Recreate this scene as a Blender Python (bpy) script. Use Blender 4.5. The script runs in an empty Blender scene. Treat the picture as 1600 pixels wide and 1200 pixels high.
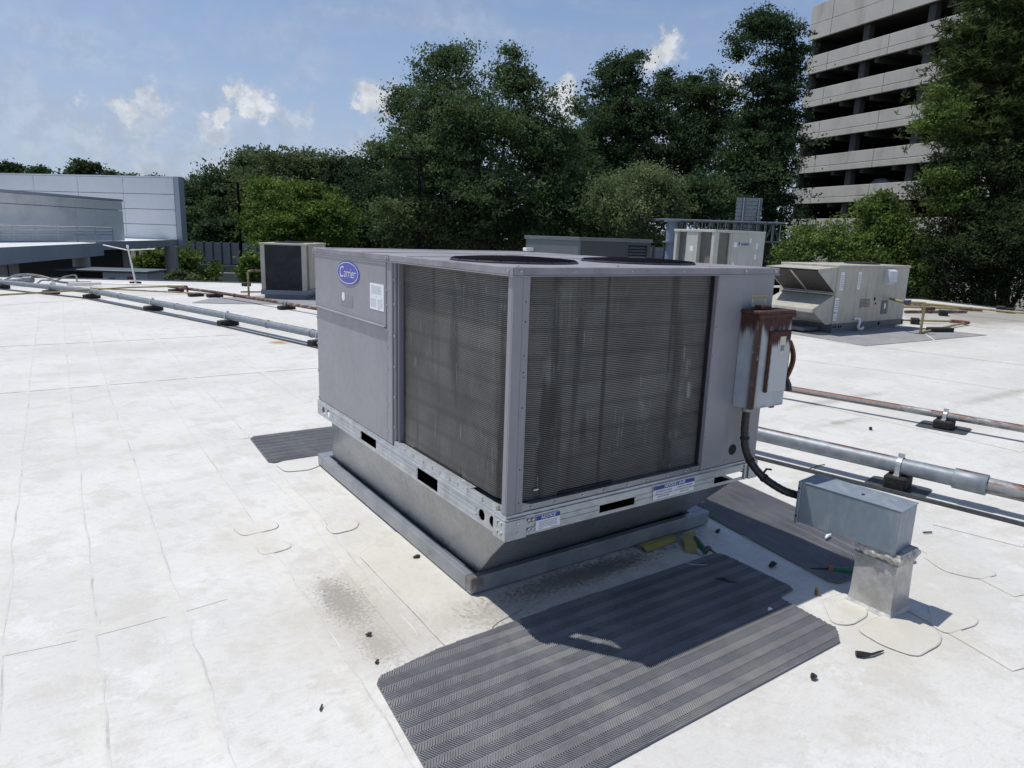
import bpy, math, random
import numpy as np
from mathutils import Matrix, Vector

# ------------------------------------------------------------------ camera, world, sun, exposure
scene = bpy.context.scene
COL = scene.collection
random.seed(7)
RNG = np.random.default_rng(11)

CAM_POS, CAM_FWD, CAM_RIGHT, CAM_UP = ([-1.55128, -2.27867, 1.71819], [0.55153, 0.80738, -0.20965], [0.82921, -0.55799, 0.03259], [0.09067, 0.19182, 0.97723])
cam_data = bpy.data.cameras.new('camera')
cam = bpy.data.objects.new('camera', cam_data)
COL.objects.link(cam)
cam_data.sensor_width = 36.0
cam_data.lens = 1080.0 / 1600.0 * 36.0
cam_data.clip_start = 0.05
cam_data.clip_end = 3000.0
cam.matrix_world = Matrix((
    (CAM_RIGHT[0], CAM_UP[0], -CAM_FWD[0], CAM_POS[0]),
    (CAM_RIGHT[1], CAM_UP[1], -CAM_FWD[1], CAM_POS[1]),
    (CAM_RIGHT[2], CAM_UP[2], -CAM_FWD[2], CAM_POS[2]),
    (0, 0, 0, 1)))
scene.camera = cam

SUN_DIR = Vector((-0.2420,0.3314,1.0)).normalized()
SUN_EL = math.asin(SUN_DIR.z)
SUN_AZ = math.atan2(SUN_DIR.x, SUN_DIR.y)
sun_data = bpy.data.lights.new('sun', 'SUN')
sun_data.energy = 3.75
sun_data.angle = math.radians(0.5)
sun_data.color = (1.0, 0.965, 0.91)
sun = bpy.data.objects.new('sun', sun_data)
COL.objects.link(sun)
sun.rotation_euler = SUN_DIR.to_track_quat('Z', 'Y').to_euler()

scene.view_settings.view_transform = 'Standard'
scene.view_settings.look = 'None'
scene.view_settings.exposure = 0.0
scene.view_settings.gamma = 1.0
scene.view_settings.use_curve_mapping = False
scene.render.engine = 'CYCLES'
scene.cycles.use_denoising = True
scene.cycles.max_bounces = 8
scene.cycles.diffuse_bounces = 4
scene.cycles.glossy_bounces = 3
scene.cycles.transmission_bounces = 4


class Nodes:
    """small helper for building node trees"""
    def __init__(self, tree):
        self.t = tree
    def n(self, kind, **kw):
        nd = self.t.nodes.new(kind)
        for k, v in kw.items():
            setattr(nd, k, v)
        return nd
    def set(self, node, **vals):
        for k, v in vals.items():
            node.inputs[k.replace('_', ' ')].default_value = v
        return node
    def link(self, a, b):
        self.t.links.new(a, b)
    def math(self, op, a, b=None, c=None, clamp=False):
        nd = self.n('ShaderNodeMath', operation=op, use_clamp=clamp)
        for i, v in enumerate((a, b, c)):
            if v is None: continue
            if isinstance(v, (int, float)): nd.inputs[i].default_value = v
            else: self.link(v, nd.inputs[i])
        return nd.outputs[0]
    def vmath(self, op, a, b=None):
        nd = self.n('ShaderNodeVectorMath', operation=op)
        for i, v in enumerate((a, b)):
            if v is None: continue
            if isinstance(v, (tuple, list)): nd.inputs[i].default_value = v
            elif isinstance(v, (int, float)): nd.inputs['Scale'].default_value = v
            else: self.link(v, nd.inputs[i])
        return nd
    def ramp(self, val, lo, hi, a=0.0, b=1.0, smooth=True):
        nd = self.n('ShaderNodeMapRange')
        nd.interpolation_type = 'SMOOTHSTEP' if smooth else 'LINEAR'
        self.link(val, nd.inputs['Value'])
        nd.inputs['From Min'].default_value = lo; nd.inputs['From Max'].default_value = hi
        nd.inputs['To Min'].default_value = a; nd.inputs['To Max'].default_value = b
        return nd.outputs['Result']
    def noise(self, vec, scale, detail=4.0, rough=0.55, out='Fac', dist=0.0):
        nd = self.n('ShaderNodeTexNoise')
        self.link(vec, nd.inputs['Vector'])
        nd.inputs['Scale'].default_value = scale
        nd.inputs['Detail'].default_value = detail
        nd.inputs['Roughness'].default_value = rough
        nd.inputs['Distortion'].default_value = dist
        return nd.outputs['Fac' if out == 'Fac' else 'Color']
    def mapped(self, vec, scale=(1, 1, 1), loc=(0, 0, 0)):
        nd = self.n('ShaderNodeMapping')
        self.link(vec, nd.inputs['Vector'])
        nd.inputs['Scale'].default_value = scale
        nd.inputs['Location'].default_value = loc
        return nd.outputs['Vector']
    def mix(self, fac, a, b):
        nd = self.n('ShaderNodeMix', data_type='RGBA')
        if isinstance(fac, (int, float)): nd.inputs[0].default_value = fac
        else: self.link(fac, nd.inputs[0])
        for i, v in ((6, a), (7, b)):
            if isinstance(v, (tuple, list)): nd.inputs[i].default_value = (*v[:3], 1)
            else: self.link(v, nd.inputs[i])
        return nd.outputs[2]


world = bpy.data.worlds.new('World')
scene.world = world
world.use_nodes = True
wt = world.node_tree
wt.nodes.clear()
W = Nodes(wt)
bg = W.n('ShaderNodeBackground'); wout = W.n('ShaderNodeOutputWorld')
W.link(bg.outputs[0], wout.inputs['Surface'])
SKY_STRENGTH = 0.098
bg.inputs['Strength'].default_value = SKY_STRENGTH
sky = W.n('ShaderNodeTexSky', sky_type='NISHITA')
sky.sun_disc = False
sky.sun_elevation = SUN_EL
sky.sun_rotation = SUN_AZ
sky.altitude = 50.0
sky.air_density = 1.0
sky.dust_density = 0.5
sky.ozone_density = 3.0
tc = W.n('ShaderNodeTexCoord')
dirv = W.vmath('NORMALIZE', tc.outputs['Generated']).outputs[0]
sep = W.n('ShaderNodeSeparateXYZ'); W.link(dirv, sep.inputs[0])
elev = sep.outputs['Z']
# thin high cloud, stretched along the horizon, all round the sky
flat = W.mapped(dirv, (1, 1, 4.0))
cir = W.noise(flat, 2.6, 7.0, 0.55, dist=0.6)
cir2 = W.noise(W.mapped(dirv, (1, 1, 7.0), (3, 1, 0)), 5.5, 6.0, 0.6)
cirm = W.math('MULTIPLY', W.ramp(cir, 0.44, 0.74), W.ramp(cir2, 0.30, 0.75, 0.45, 1.0))
cirm = W.math('MULTIPLY', cirm, 0.55)
# hazy veil of broken cloud low over the horizon
low = W.noise(W.mapped(dirv, (1, 1, 1.7), (5, 2, 1)), 7.5, 8.0, 0.58)
lowm = W.math('MULTIPLY', W.ramp(low, 0.46, 0.62), W.ramp(elev, 0.30, 0.08, 0.0, 0.72))
# separate cumulus clouds
wob = W.vmath('SUBTRACT', W.noise(dirv, 30.0, 9.0, 0.64, 'Color'), (0.5, 0.5, 0.5)).outputs[0]
wob = W.vmath('SCALE', wob, 0.082).outputs[0]
wv = W.vmath('ADD', dirv, wob).outputs[0]
PUFFS = [  # direction, angular radius, opacity
    ((0.3836,0.9071,0.1733), .022, .95), ((0.3970,0.9026,0.1665), .016, .9), ((0.3751,0.9125,0.1635), .013, .8), ((0.3920,0.9082,0.1466), .020, .35),
    ((0.6011,0.7763,0.1896), .019, .95), ((0.5975,0.7819,0.1779), .023, .9), ((0.6091,0.7741,0.1727), .018, .9),
    ((0.6884,0.6835,0.2426), .017, .85), ((0.6837,0.6914,0.2334), .018, .9), ((0.6789,0.6992,0.2240), .018, .8), ((0.6967,0.6791,0.2310), .012, .5),
    ((0.2210,0.9613,0.1647), .015, .85), ((0.2450,0.9575,0.1522), .021, .95), ((0.2576,0.9551,0.1465), .017, .9), ((0.2361,0.9607,0.1461), .014, .9),
    ((0.2045,0.9694,0.1358), .014, .8), ((0.1946,0.9740,0.1161), .024, .55), ((0.2128,0.9703,0.1154), .018, .5), ((0.2763,0.9509,0.1397), .015, .5), ((0.2989,0.9441,0.1392), .017, .5),
    ((0.1084,0.9846,0.1371), .016, .7), ((0.1323,0.9808,0.1432), .020, .6), ((0.1207,0.9858,0.1169), .030, .45), ((0.1011,0.9867,0.1271), .015, .6),
    ((0.0539,0.9880,0.1447), .013, .6), ((0.0662,0.9931,0.0973), .030, .40), ((0.0049,0.9941,0.1084), .040, .35), ((0.0322,0.9936,0.1080), .032, .35), ((-0.0054,0.9881,0.1534), .030, .30),
    ((0.7553,0.6240,0.2003), .018, .9), ((0.7749,0.6168,0.1383), .03, .8), ((0.1719,0.9812,0.0877), .030, .30), ((0.0951,0.9918,0.0854), .035, .28), ((0.2877,0.9507,0.1157), .025, .25),
    ((-0.62, 0.76, 0.21), .06, .8), ((-0.70, 0.69, 0.20), .05, .8), ((0.95, 0.12, 0.20), .06, .8), ((0.90, -0.36, 0.24), .07, .8),
    ((-0.93, -0.25, 0.22), .07, .8), ((-0.15, -0.96, 0.20), .06, .8), ((0.45, -0.87, 0.18), .05, .8)]
cum = None
for d, r, o in PUFFS:
    dist = W.vmath('DISTANCE', wv, d).outputs['Value']
    m = W.ramp(dist, r * 1.55, r * 0.45, 0.0, min(.92, o * 1.15))
    cum = m if cum is None else W.math('MAXIMUM', cum, m)
mask = W.math('MAXIMUM', W.math('MAXIMUM', cirm, lowm), cum, clamp=True)
shade = W.ramp(W.noise(dirv, 48.0, 7.0, 0.62), 0.32, 0.66, 0.72, 1.0)
cloudcol = W.vmath('SCALE', W.mix(W.ramp(cum, 0.3, 0.9), (5.9, 6.4, 7.4), (7.9, 8.15, 8.6))).outputs[0]
sc = W.n('ShaderNodeVectorMath', operation='SCALE')
W.link(cloudcol, sc.inputs[0]); W.link(shade, sc.inputs['Scale'])
cloudcol.node.inputs['Scale'].default_value = 1.0
haze = W.ramp(elev, 0.46, 0.0, 0.02, 0.74)
skyc = W.mix(haze, W.vmath('MULTIPLY', sky.outputs[0], (1.02, 1.04, 1.12)).outputs[0], (4.1, 5.0, 6.7))
W.link(W.mix(mask, skyc, sc.outputs[0]), bg.inputs['Color'])

# ------------------------------------------------------------------ materials
def new_mat(name):
    m = bpy.data.materials.new(name)
    m.use_nodes = True
    t = m.node_tree
    t.nodes.clear()
    N = Nodes(t)
    b = N.n('ShaderNodeBsdfPrincipled'); o = N.n('ShaderNodeOutputMaterial')
    N.link(b.outputs[0], o.inputs['Surface'])
    return m, N, b

def coords(N, kind='Object'):
    if kind == 'World':
        return N.n('ShaderNodeNewGeometry').outputs['Position']
    return N.n('ShaderNodeTexCoord').outputs[kind]

def surf(name, col, rough=0.6, metal=0.0, var=0.12, scale=6.0, stain=None, stain_amt=0.0, stain_scale=3.0,
         bump=0.0, bump_scale=60.0, stretch=(1, 1, 1), edge=(0.50, 0.66), spec=0.5):
    """painted / plain surface: mottled tone, optional stain colour, fine relief"""
    m, N, b = new_mat(name)
    v = coords(N, 'World')
    n1 = N.noise(v, scale, 6.0, 0.6)
    n2 = N.noise(v, scale * 7.3, 4.0, 0.6)
    t = N.math('ADD', N.math('MULTIPLY', n1, 0.65), N.math('MULTIPLY', n2, 0.35))
    lo = tuple(c * (1 - var * 1.6) for c in col); hi = tuple(min(1, c * (1 + var * 1.2)) for c in col)
    c = N.mix(N.ramp(t, 0.3, 0.7), lo, hi)
    if stain:
        s = N.noise(N.mapped(v, stretch), stain_scale, 7.0, 0.66)
        c = N.mix(N.math('MULTIPLY', N.ramp(s, edge[0], edge[1]), stain_amt), c, stain)
    N.link(c, b.inputs['Base Color'])
    N.link(N.ramp(n2, 0.3, 0.7, max(0.03, rough - 0.1), min(1, rough + 0.1)), b.inputs['Roughness'])
    b.inputs['Metallic'].default_value = metal
    b.inputs['Specular IOR Level'].default_value = spec
    if bump:
        bp = N.n('ShaderNodeBump'); bp.inputs['Strength'].default_value = bump; bp.inputs['Distance'].default_value = 0.01
        N.link(N.noise(v, bump_scale, 5.0, 0.6), bp.inputs['Height'])
        N.link(bp.outputs[0], b.inputs['Normal'])
    return m

M = {}
M['unit_paint'] = surf('grey_cabinet_paint', (.270, .268, .292), .40, var=.05, scale=3, stain=(.185, .18, .18), stain_amt=.45, stretch=(9, 9, .8), stain_scale=4, edge=(.52, .74), bump=.10, bump_scale=2.6)
M['unit_top'] = surf('weathered_cabinet_top', (.27, .265, .285), .6, var=.12, scale=5, stain=(.17, .15, .14), stain_amt=.6)
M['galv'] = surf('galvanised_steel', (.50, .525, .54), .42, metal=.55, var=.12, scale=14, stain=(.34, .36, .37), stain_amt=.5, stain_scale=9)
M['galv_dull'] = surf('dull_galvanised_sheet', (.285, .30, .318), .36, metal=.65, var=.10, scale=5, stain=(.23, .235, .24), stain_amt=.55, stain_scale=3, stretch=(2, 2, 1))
M['galv_pipe'] = None
M['dark'] = surf('dark_interior', (.012, .013, .016), .8, var=.2)
M['wire_black'] = surf('matt_black_wire', (.010, .010, .013), .95, var=.05, spec=.05)
M['black'] = surf('black_plastic', (.018, .018, .02), .42, var=.2)
M['rubber'] = surf('black_rubber', (.022, .021, .02), .85, var=.3, scale=20, bump=.4)
M['screw'] = surf('zinc_screw', (.5, .5, .52), .35, metal=.8, var=.1)
M['white_label'] = surf('white_label', (.80, .82, .84), .5, var=.03)
M['faint_print'] = surf('faint_print', (.52, .54, .57), .6, var=.1)
M['print'] = surf('grey_print', (.20, .21, .24), .6, var=.1)
M['blue_print'] = surf('blue_print', (.020, .055, .27), .45, var=.05)
M['badge_blue'] = surf('badge_blue', (.070, .080, .40), .35, var=.04)
M['badge_white'] = surf('badge_white', (.82, .83, .86), .35, var=.02)
M['patch_grey'] = surf('adhesive_mark', (.265, .265, .29), .8, var=.06, scale=30)
M['beige'] = surf('beige_cabinet_paint', (.45, .43, .365), .5, var=.07, scale=3, stain=(.27, .24, .19), stain_amt=.45, stretch=(4, 4, .6), stain_scale=2)
M['beige_dark'] = surf('beige_cabinet_shadow_gap', (.16, .15, .13), .7, var=.1)
M['shade_greygreen'] = surf('shaded_grey_green_paint', (.036, .043, .047), .55, var=.1, scale=3)  # darker copy of the cabinet paint, shade of the front put into the colour
M['greygreen'] = surf('grey_green_cabinet_paint', (.098, .118, .126), .5, var=.08, scale=3, stain=(.10, .11, .115), stain_amt=.4)
M['bluegrey'] = surf('blue_grey_cabinet_paint', (.22, .25, .285), .45, var=.08, scale=3, stain=(.16, .17, .18), stain_amt=.4)
M['fan_black'] = surf('black_fan_plastic', (.008, .009, .014), .45, var=.02, scale=2)
M['darkgrey'] = surf('dark_grey_cabinet_paint', (.062, .070, .078), .5, var=.1, scale=3)
M['rail_paint'] = surf('grey_base_rail_paint', (.10, .11, .13), .5, var=.12)
M['pale_unit'] = surf('pale_cabinet_paint', (.50, .51, .47), .5, var=.05, scale=2, stain=(.36, .35, .31), stain_amt=.4, stretch=(4, 4, .6))
M['filter'] = surf('hood_filter_mesh', (.055, .05, .046), .9, var=.7, scale=40)
M['yellow'] = surf('yellow_gas_pipe_paint', (.33, .285, .13), .6, var=.15, scale=8, stain=(.16, .09, .045), stain_amt=.7, stain_scale=5, edge=(.54, .62))
M['rustpipe'] = surf('rusted_pipe', (.125, .062, .045), .75, var=.35, scale=12, stain=(.32, .32, .30), stain_amt=.55, stain_scale=6, edge=(.52, .60), bump=.3)
M['white_pvc'] = surf('white_pvc', (.78, .78, .76), .4, var=.05)
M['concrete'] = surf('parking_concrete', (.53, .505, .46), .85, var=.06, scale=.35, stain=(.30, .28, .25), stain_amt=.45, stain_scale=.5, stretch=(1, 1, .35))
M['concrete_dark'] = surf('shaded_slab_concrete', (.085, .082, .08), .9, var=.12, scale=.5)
M['white_panel'] = surf('white_cladding', (.74, .75, .765), .45, var=.03, scale=.5)
M['cream_panel'] = surf('cream_cladding', (.84, .825, .78), .6, var=.04, scale=.5, stain=(.55, .53, .49), stain_amt=.4, stain_scale=.6)
M['fascia'] = surf('blue_grey_fascia', (.36, .40, .445), .45, var=.05, scale=.7)
M['soffit'] = surf('shaded_soffit_wall', (.055, .058, .062), .9, var=.1)  # shade under the canopies is put into this dark colour
M['column'] = surf('rendered_column', (.36, .355, .35), .8, var=.06)
M['fence'] = surf('grey_fence_panel', (.30, .31, .32), .8, var=.12, scale=.6)
M['lamp_black'] = surf('black_lamp_paint', (.012, .012, .013), .9, var=.1, spec=.1)
M['blue_pole'] = surf('blue_grey_steel', (.23, .28, .34), .45, var=.06, scale=2)
M['bark'] = surf('bark', (.085, .065, .05), .9, var=.3, scale=3, bump=.6, bump_scale=12)
M['asphalt'] = surf('street_asphalt', (.055, .055, .056), .9, var=.15, scale=.3)
M['grass'] = surf('rough_grass', (.05, .075, .022), .95, var=.3, scale=.6)
M['mat'] = surf('grey_walkway_rubber', (.20, .203, .212), .58, var=.14, scale=3, stain=(.27, .265, .25), stain_amt=.55, stain_scale=3.2)
M['sealant'] = surf('weathered_sealant', (.53, .505, .46), .9, var=.35, scale=25, bump=1.0, bump_scale=45)
M['grime'] = surf('seam_grime', (.55, .54, .51), .9, var=.22, scale=5, stain=(.62, .615, .60), stain_amt=.9, stain_scale=2.2, edge=(.42, .58))
M['far_mat'] = surf('sun_bleached_walkway_rubber', (.27, .27, .275), .8, var=.1, scale=2, stain=(.40, .39, .38), stain_amt=.5)
M['rail_grey'] = surf('pale_rail_paint', (.46, .47, .48), .5, var=.05)
M['grime_dark'] = surf('dark_seam_grime', (.42, .40, .365), .9, var=.25, scale=9, stain=(.56, .54, .50), stain_amt=.8, stain_scale=5, edge=(.45, .58))
M['green'] = surf('green_handle', (.02, .16, .075), .4, var=.15)
M['orange'] = surf('orange_handle_cap', (.36, .15, .05), .5, var=.15)
M['card'] = surf('yellow_label_card', (.40, .33, .10), .6, var=.12, scale=25)
M['card_pale'] = surf('pale_label_card', (.62, .56, .66), .6, var=.06)
M['red'] = surf('red_board', (.30, .02, .035), .6, var=.1)
M['dark_conduit'] = surf('dark_grey_conduit', (.075, .078, .085), .35, metal=.4, var=.2)
M['cream_sticker'] = surf('aged_sticker', (.60, .56, .44), .6, var=.08, scale=40)
M['house'] = surf('grey_siding', (.26, .28, .30), .8, var=.06)

# galvanised pipe with a rusted crown
def pipe_mat(name, base, rust_at, rust_amt):
    m, N, b = new_mat(name)
    v = coords(N, 'World')
    n = N.noise(v, 16, 6, .6)
    c = N.mix(N.ramp(n, .3, .7), tuple(x * .78 for x in base), tuple(x * 1.12 for x in base))
    geo = N.n('ShaderNodeNewGeometry'); s = N.n('ShaderNodeSeparateXYZ'); N.link(geo.outputs['Normal'], s.inputs[0])
    band = N.ramp(N.math('ADD', s.outputs['Z'], N.math('MULTIPLY', s.outputs['X'], .30)), rust_at, rust_at + .06)
    if rust_at < .8:
        band = N.math('MAXIMUM', band, N.ramp(N.math('ABSOLUTE', N.math('ADD', s.outputs['Z'], .42)), .26, .14))
    brk = N.ramp(N.noise(N.mapped(v, (1, .35, 1)), 7.0, 7, .7), .40, .54)
    c = N.mix(N.math('MULTIPLY', N.math('MULTIPLY', band, brk), rust_amt), c, (.135, .055, .034))
    N.link(c, b.inputs['Base Color'])
    b.inputs['Metallic'].default_value = .25; b.inputs['Roughness'].default_value = .5
    return m
M['galv_pipe'] = pipe_mat('galvanised_pipe', (.25, .28, .31), .80, 1.0)
M['mixed_pipe'] = pipe_mat('rust_streaked_pipe', (.30, .315, .315), .22, 1.0)

# rust-eaten switch box: rust creeping down from the top and along the corner
def rust_box_mat():
    m, N, b = new_mat('rusting_enamel')
    v = coords(N, 'Object')
    s = N.n('ShaderNodeSeparateXYZ'); N.link(v, s.inputs[0])
    streak = N.noise(N.mapped(v, (22, 22, 2.2)), 1.0, 6, .6)
    big = N.noise(v, 9, 6, .65)
    h = N.math('SUBTRACT', s.outputs['Z'], N.math('MULTIPLY', streak, .26))
    top = N.ramp(h, .235, .305)
    edge = N.ramp(N.math('ABSOLUTE', N.math('SUBTRACT', s.outputs['X'], .012)), .022, .008)
    edge = N.math('MULTIPLY', edge, N.ramp(big, .34, .44))
    edge = N.math('MULTIPLY', edge, N.ramp(s.outputs['Y'], -.075, -.10))
    bot = N.ramp(N.math('ADD', s.outputs['Z'], N.math('MULTIPLY', big, .09)), .062, .046)
    r = N.math('MAXIMUM', N.math('MAXIMUM', top, edge), N.math('MULTIPLY', bot, .35), clamp=True)
    fine = N.noise(v, 45, 5, .65)
    enamel = N.mix(N.ramp(big, .35, .7), (.36, .40, .44), (.46, .495, .52))
    halo = N.math('MAXIMUM', N.ramp(N.math('SUBTRACT', s.outputs['Z'], N.math('MULTIPLY', streak, .5)), .02, .26), N.math('MULTIPLY', N.ramp(N.math('ABSOLUTE', N.math('SUBTRACT', s.outputs['X'], .012)), .05, .012), N.ramp(s.outputs['Y'], -.06, -.10)))
    enamel = N.mix(N.math('MULTIPLY', halo, .42), enamel, (.22, .15, .12))
    rust = N.mix(N.ramp(fine, .35, .65), (.040, .017, .014), (.085, .034, .024))
    N.link(N.mix(r, enamel, rust), b.inputs['Base Color'])
    N.link(N.ramp(r, 0, 1, .42, .9), b.inputs['Roughness'])
    bp = N.n('ShaderNodeBump'); bp.inputs['Strength'].default_value = .35; bp.inputs['Distance'].default_value = .004
    N.link(N.math('MULTIPLY', r, fine), bp.inputs['Height']); N.link(bp.outputs[0], b.inputs['Normal'])
    return m
M['rust_box'] = rust_box_mat()
def rust_cover_mat():
    m, N, b = new_mat('rusting_cover_enamel')
    v = coords(N, 'Object')
    s = N.n('ShaderNodeSeparateXYZ'); N.link(v, s.inputs[0])
    streak = N.noise(N.mapped(v, (30, 30, 1.6)), 1.0, 6, .62)
    fine = N.noise(v, 45, 5, .65)
    h = N.math('SUBTRACT', s.outputs['Z'], N.math('MULTIPLY', streak, .17))
    top = N.ramp(h, .235, .275)
    left = N.ramp(N.math('SUBTRACT', s.outputs['X'], N.math('MULTIPLY', fine, .016)), .094, .082)
    r = N.math('MAXIMUM', top, left, clamp=True)
    rust = N.mix(N.ramp(fine, .35, .65), (.045, .017, .014), (.09, .035, .024))
    N.link(N.mix(r, (.47, .50, .50), rust), b.inputs['Base Color'])
    N.link(N.ramp(r, 0, 1, .42, .9), b.inputs['Roughness'])
    return m
M['rust_cover'] = rust_cover_mat()

# condenser fins: dirty aluminium, bent-fin streaks and pale deposits
def coil_mat(name, base, streak_amt=1.0):
    m, N, b = new_mat(name)
    v = coords(N, 'World')
    big = N.noise(v, 2.6, 5, .6)
    vert = N.noise(N.mapped(v, (9, 9, .7)), 1.0, 5, .6)
    c = N.mix(N.ramp(big, .3, .7), tuple(x * .72 for x in base), tuple(x * 1.2 for x in base))
    c = N.mix(N.math('MULTIPLY', N.ramp(vert, .54, .66), .75), c, tuple(x * .35 for x in base))
    st = N.noise(N.mapped(v, (85, 85, 4.5), (3, 7, 2)), 1.0, 3, .5)
    st2 = N.ramp(N.noise(v, 6.5, 3, .5), .50, .62)
    sm = N.math('MULTIPLY', N.math('MULTIPLY', N.ramp(st, .61, .70), st2), .85 * streak_amt)
    c = N.mix(sm, c, (.50, .51, .47))
    wh = N.math('MULTIPLY', N.ramp(N.noise(N.mapped(v, (7, 7, 2.2), (1, 5, 4)), 1.0, 6, .65), .60, .74), .42 * streak_amt)
    c = N.mix(wh, c, (.42, .42, .40))
    sp = N.n('ShaderNodeSeparateXYZ'); N.link(v, sp.inputs[0])
    X, Y, Z = sp.outputs
    nz = N.math('MULTIPLY', N.math('SUBTRACT', N.noise(v, 14, 5, .65), .5), 1.0)
    # faint darker rows where the tubes run
    row = N.ramp(N.math('SINE', N.math('MULTIPLY', Z, 53.0)), .55, 1.0)
    c = N.mix(N.math('MULTIPLY', row, .36), c, tuple(x * .5 for x in base))
    def patchy(cx, cz, rx, rz, amt, colr, hard=(1.1, .4), nzk=1.0):
        nonlocal c
        a = N.math('DIVIDE', N.math('SUBTRACT', X, cx), rx); e = N.math('DIVIDE', N.math('SUBTRACT', Z, cz), rz)
        d = N.math('SQRT', N.math('ADD', N.math('MULTIPLY', a, a), N.math('MULTIPLY', e, e)))
        d = N.math('ADD', d, N.math('MULTIPLY', nz, nzk))
        m2 = N.math('MULTIPLY', N.ramp(d, hard[0], hard[1]), N.ramp(Y, .12, .08))
        if colr[0] > .2: m2 = N.math('MULTIPLY', m2, stri)
        c = N.mix(N.math('MULTIPLY', m2, amt), c, colr)
    stri = N.ramp(N.noise(N.mapped(v, (70, 70, 2.4), (9, 1, 2)), 1.0, 4, .6), .40, .62, .12, 1.0)
    dk = tuple(x * .35 for x in base)
    patchy(.30, 1.42, .10, .13, .40, (.30, .29, .27)); patchy(.225, 1.16, .04, .09, .65, (.30, .30, .285)); patchy(.33, 1.20, .08, .09, .3, (.24, .24, .225))
    patchy(1.115, .985, .022, .055, .85, (.48, .48, .46), (1.0, .5)); patchy(1.06, .95, .022, .12, .7, (.42, .42, .40), (.9, .3), 2.2); patchy(1.03, .76, .07, .05, .5, (.40, .40, .38), (.8, .2), 2.6)
    patchy(1.085, 1.10, .04, .06, .5, (.40, .40, .38), (.8, .2), 2.4); patchy(1.19, 1.38, .012, .2, .6, (.42, .42, .40), (1.0, .4), 1.6)
    patchy(.535, 1.08, .012, .62, .75, dk, (1.15, .85), .25); patchy(.95, 1.30, .010, .26, .7, dk, (1.15, .8), .35); patchy(1.03, 1.18, .010, .2, .5, dk, (1.1, .7), .5)
    patchy(.43, .86, .03, .12, .65, dk, (1.1, .3), .8); patchy(.24, .98, .05, .14, .5, dk, (1.1, .2), 1.0)
    N.link(c, b.inputs['Base Color'])
    b.inputs['Roughness'].default_value = .5; b.inputs['Metallic'].default_value = .3
    return m
M['coil'] = coil_mat('dirty_coil_fins', (.205, .203, .190))
M['coil_back'] = coil_mat('coil_depth', (.10, .10, .096), 1.0)
M['coil_far'] = surf('far_coil_face', (.030, .032, .036), .7, var=.35, scale=5, stain=(.09, .09, .09), stain_amt=.5, stain_scale=7, edge=(.62, .72))
M['coil_pale'] = surf('pale_coil_face', (.17, .165, .15), .7, var=.12, scale=4)

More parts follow.
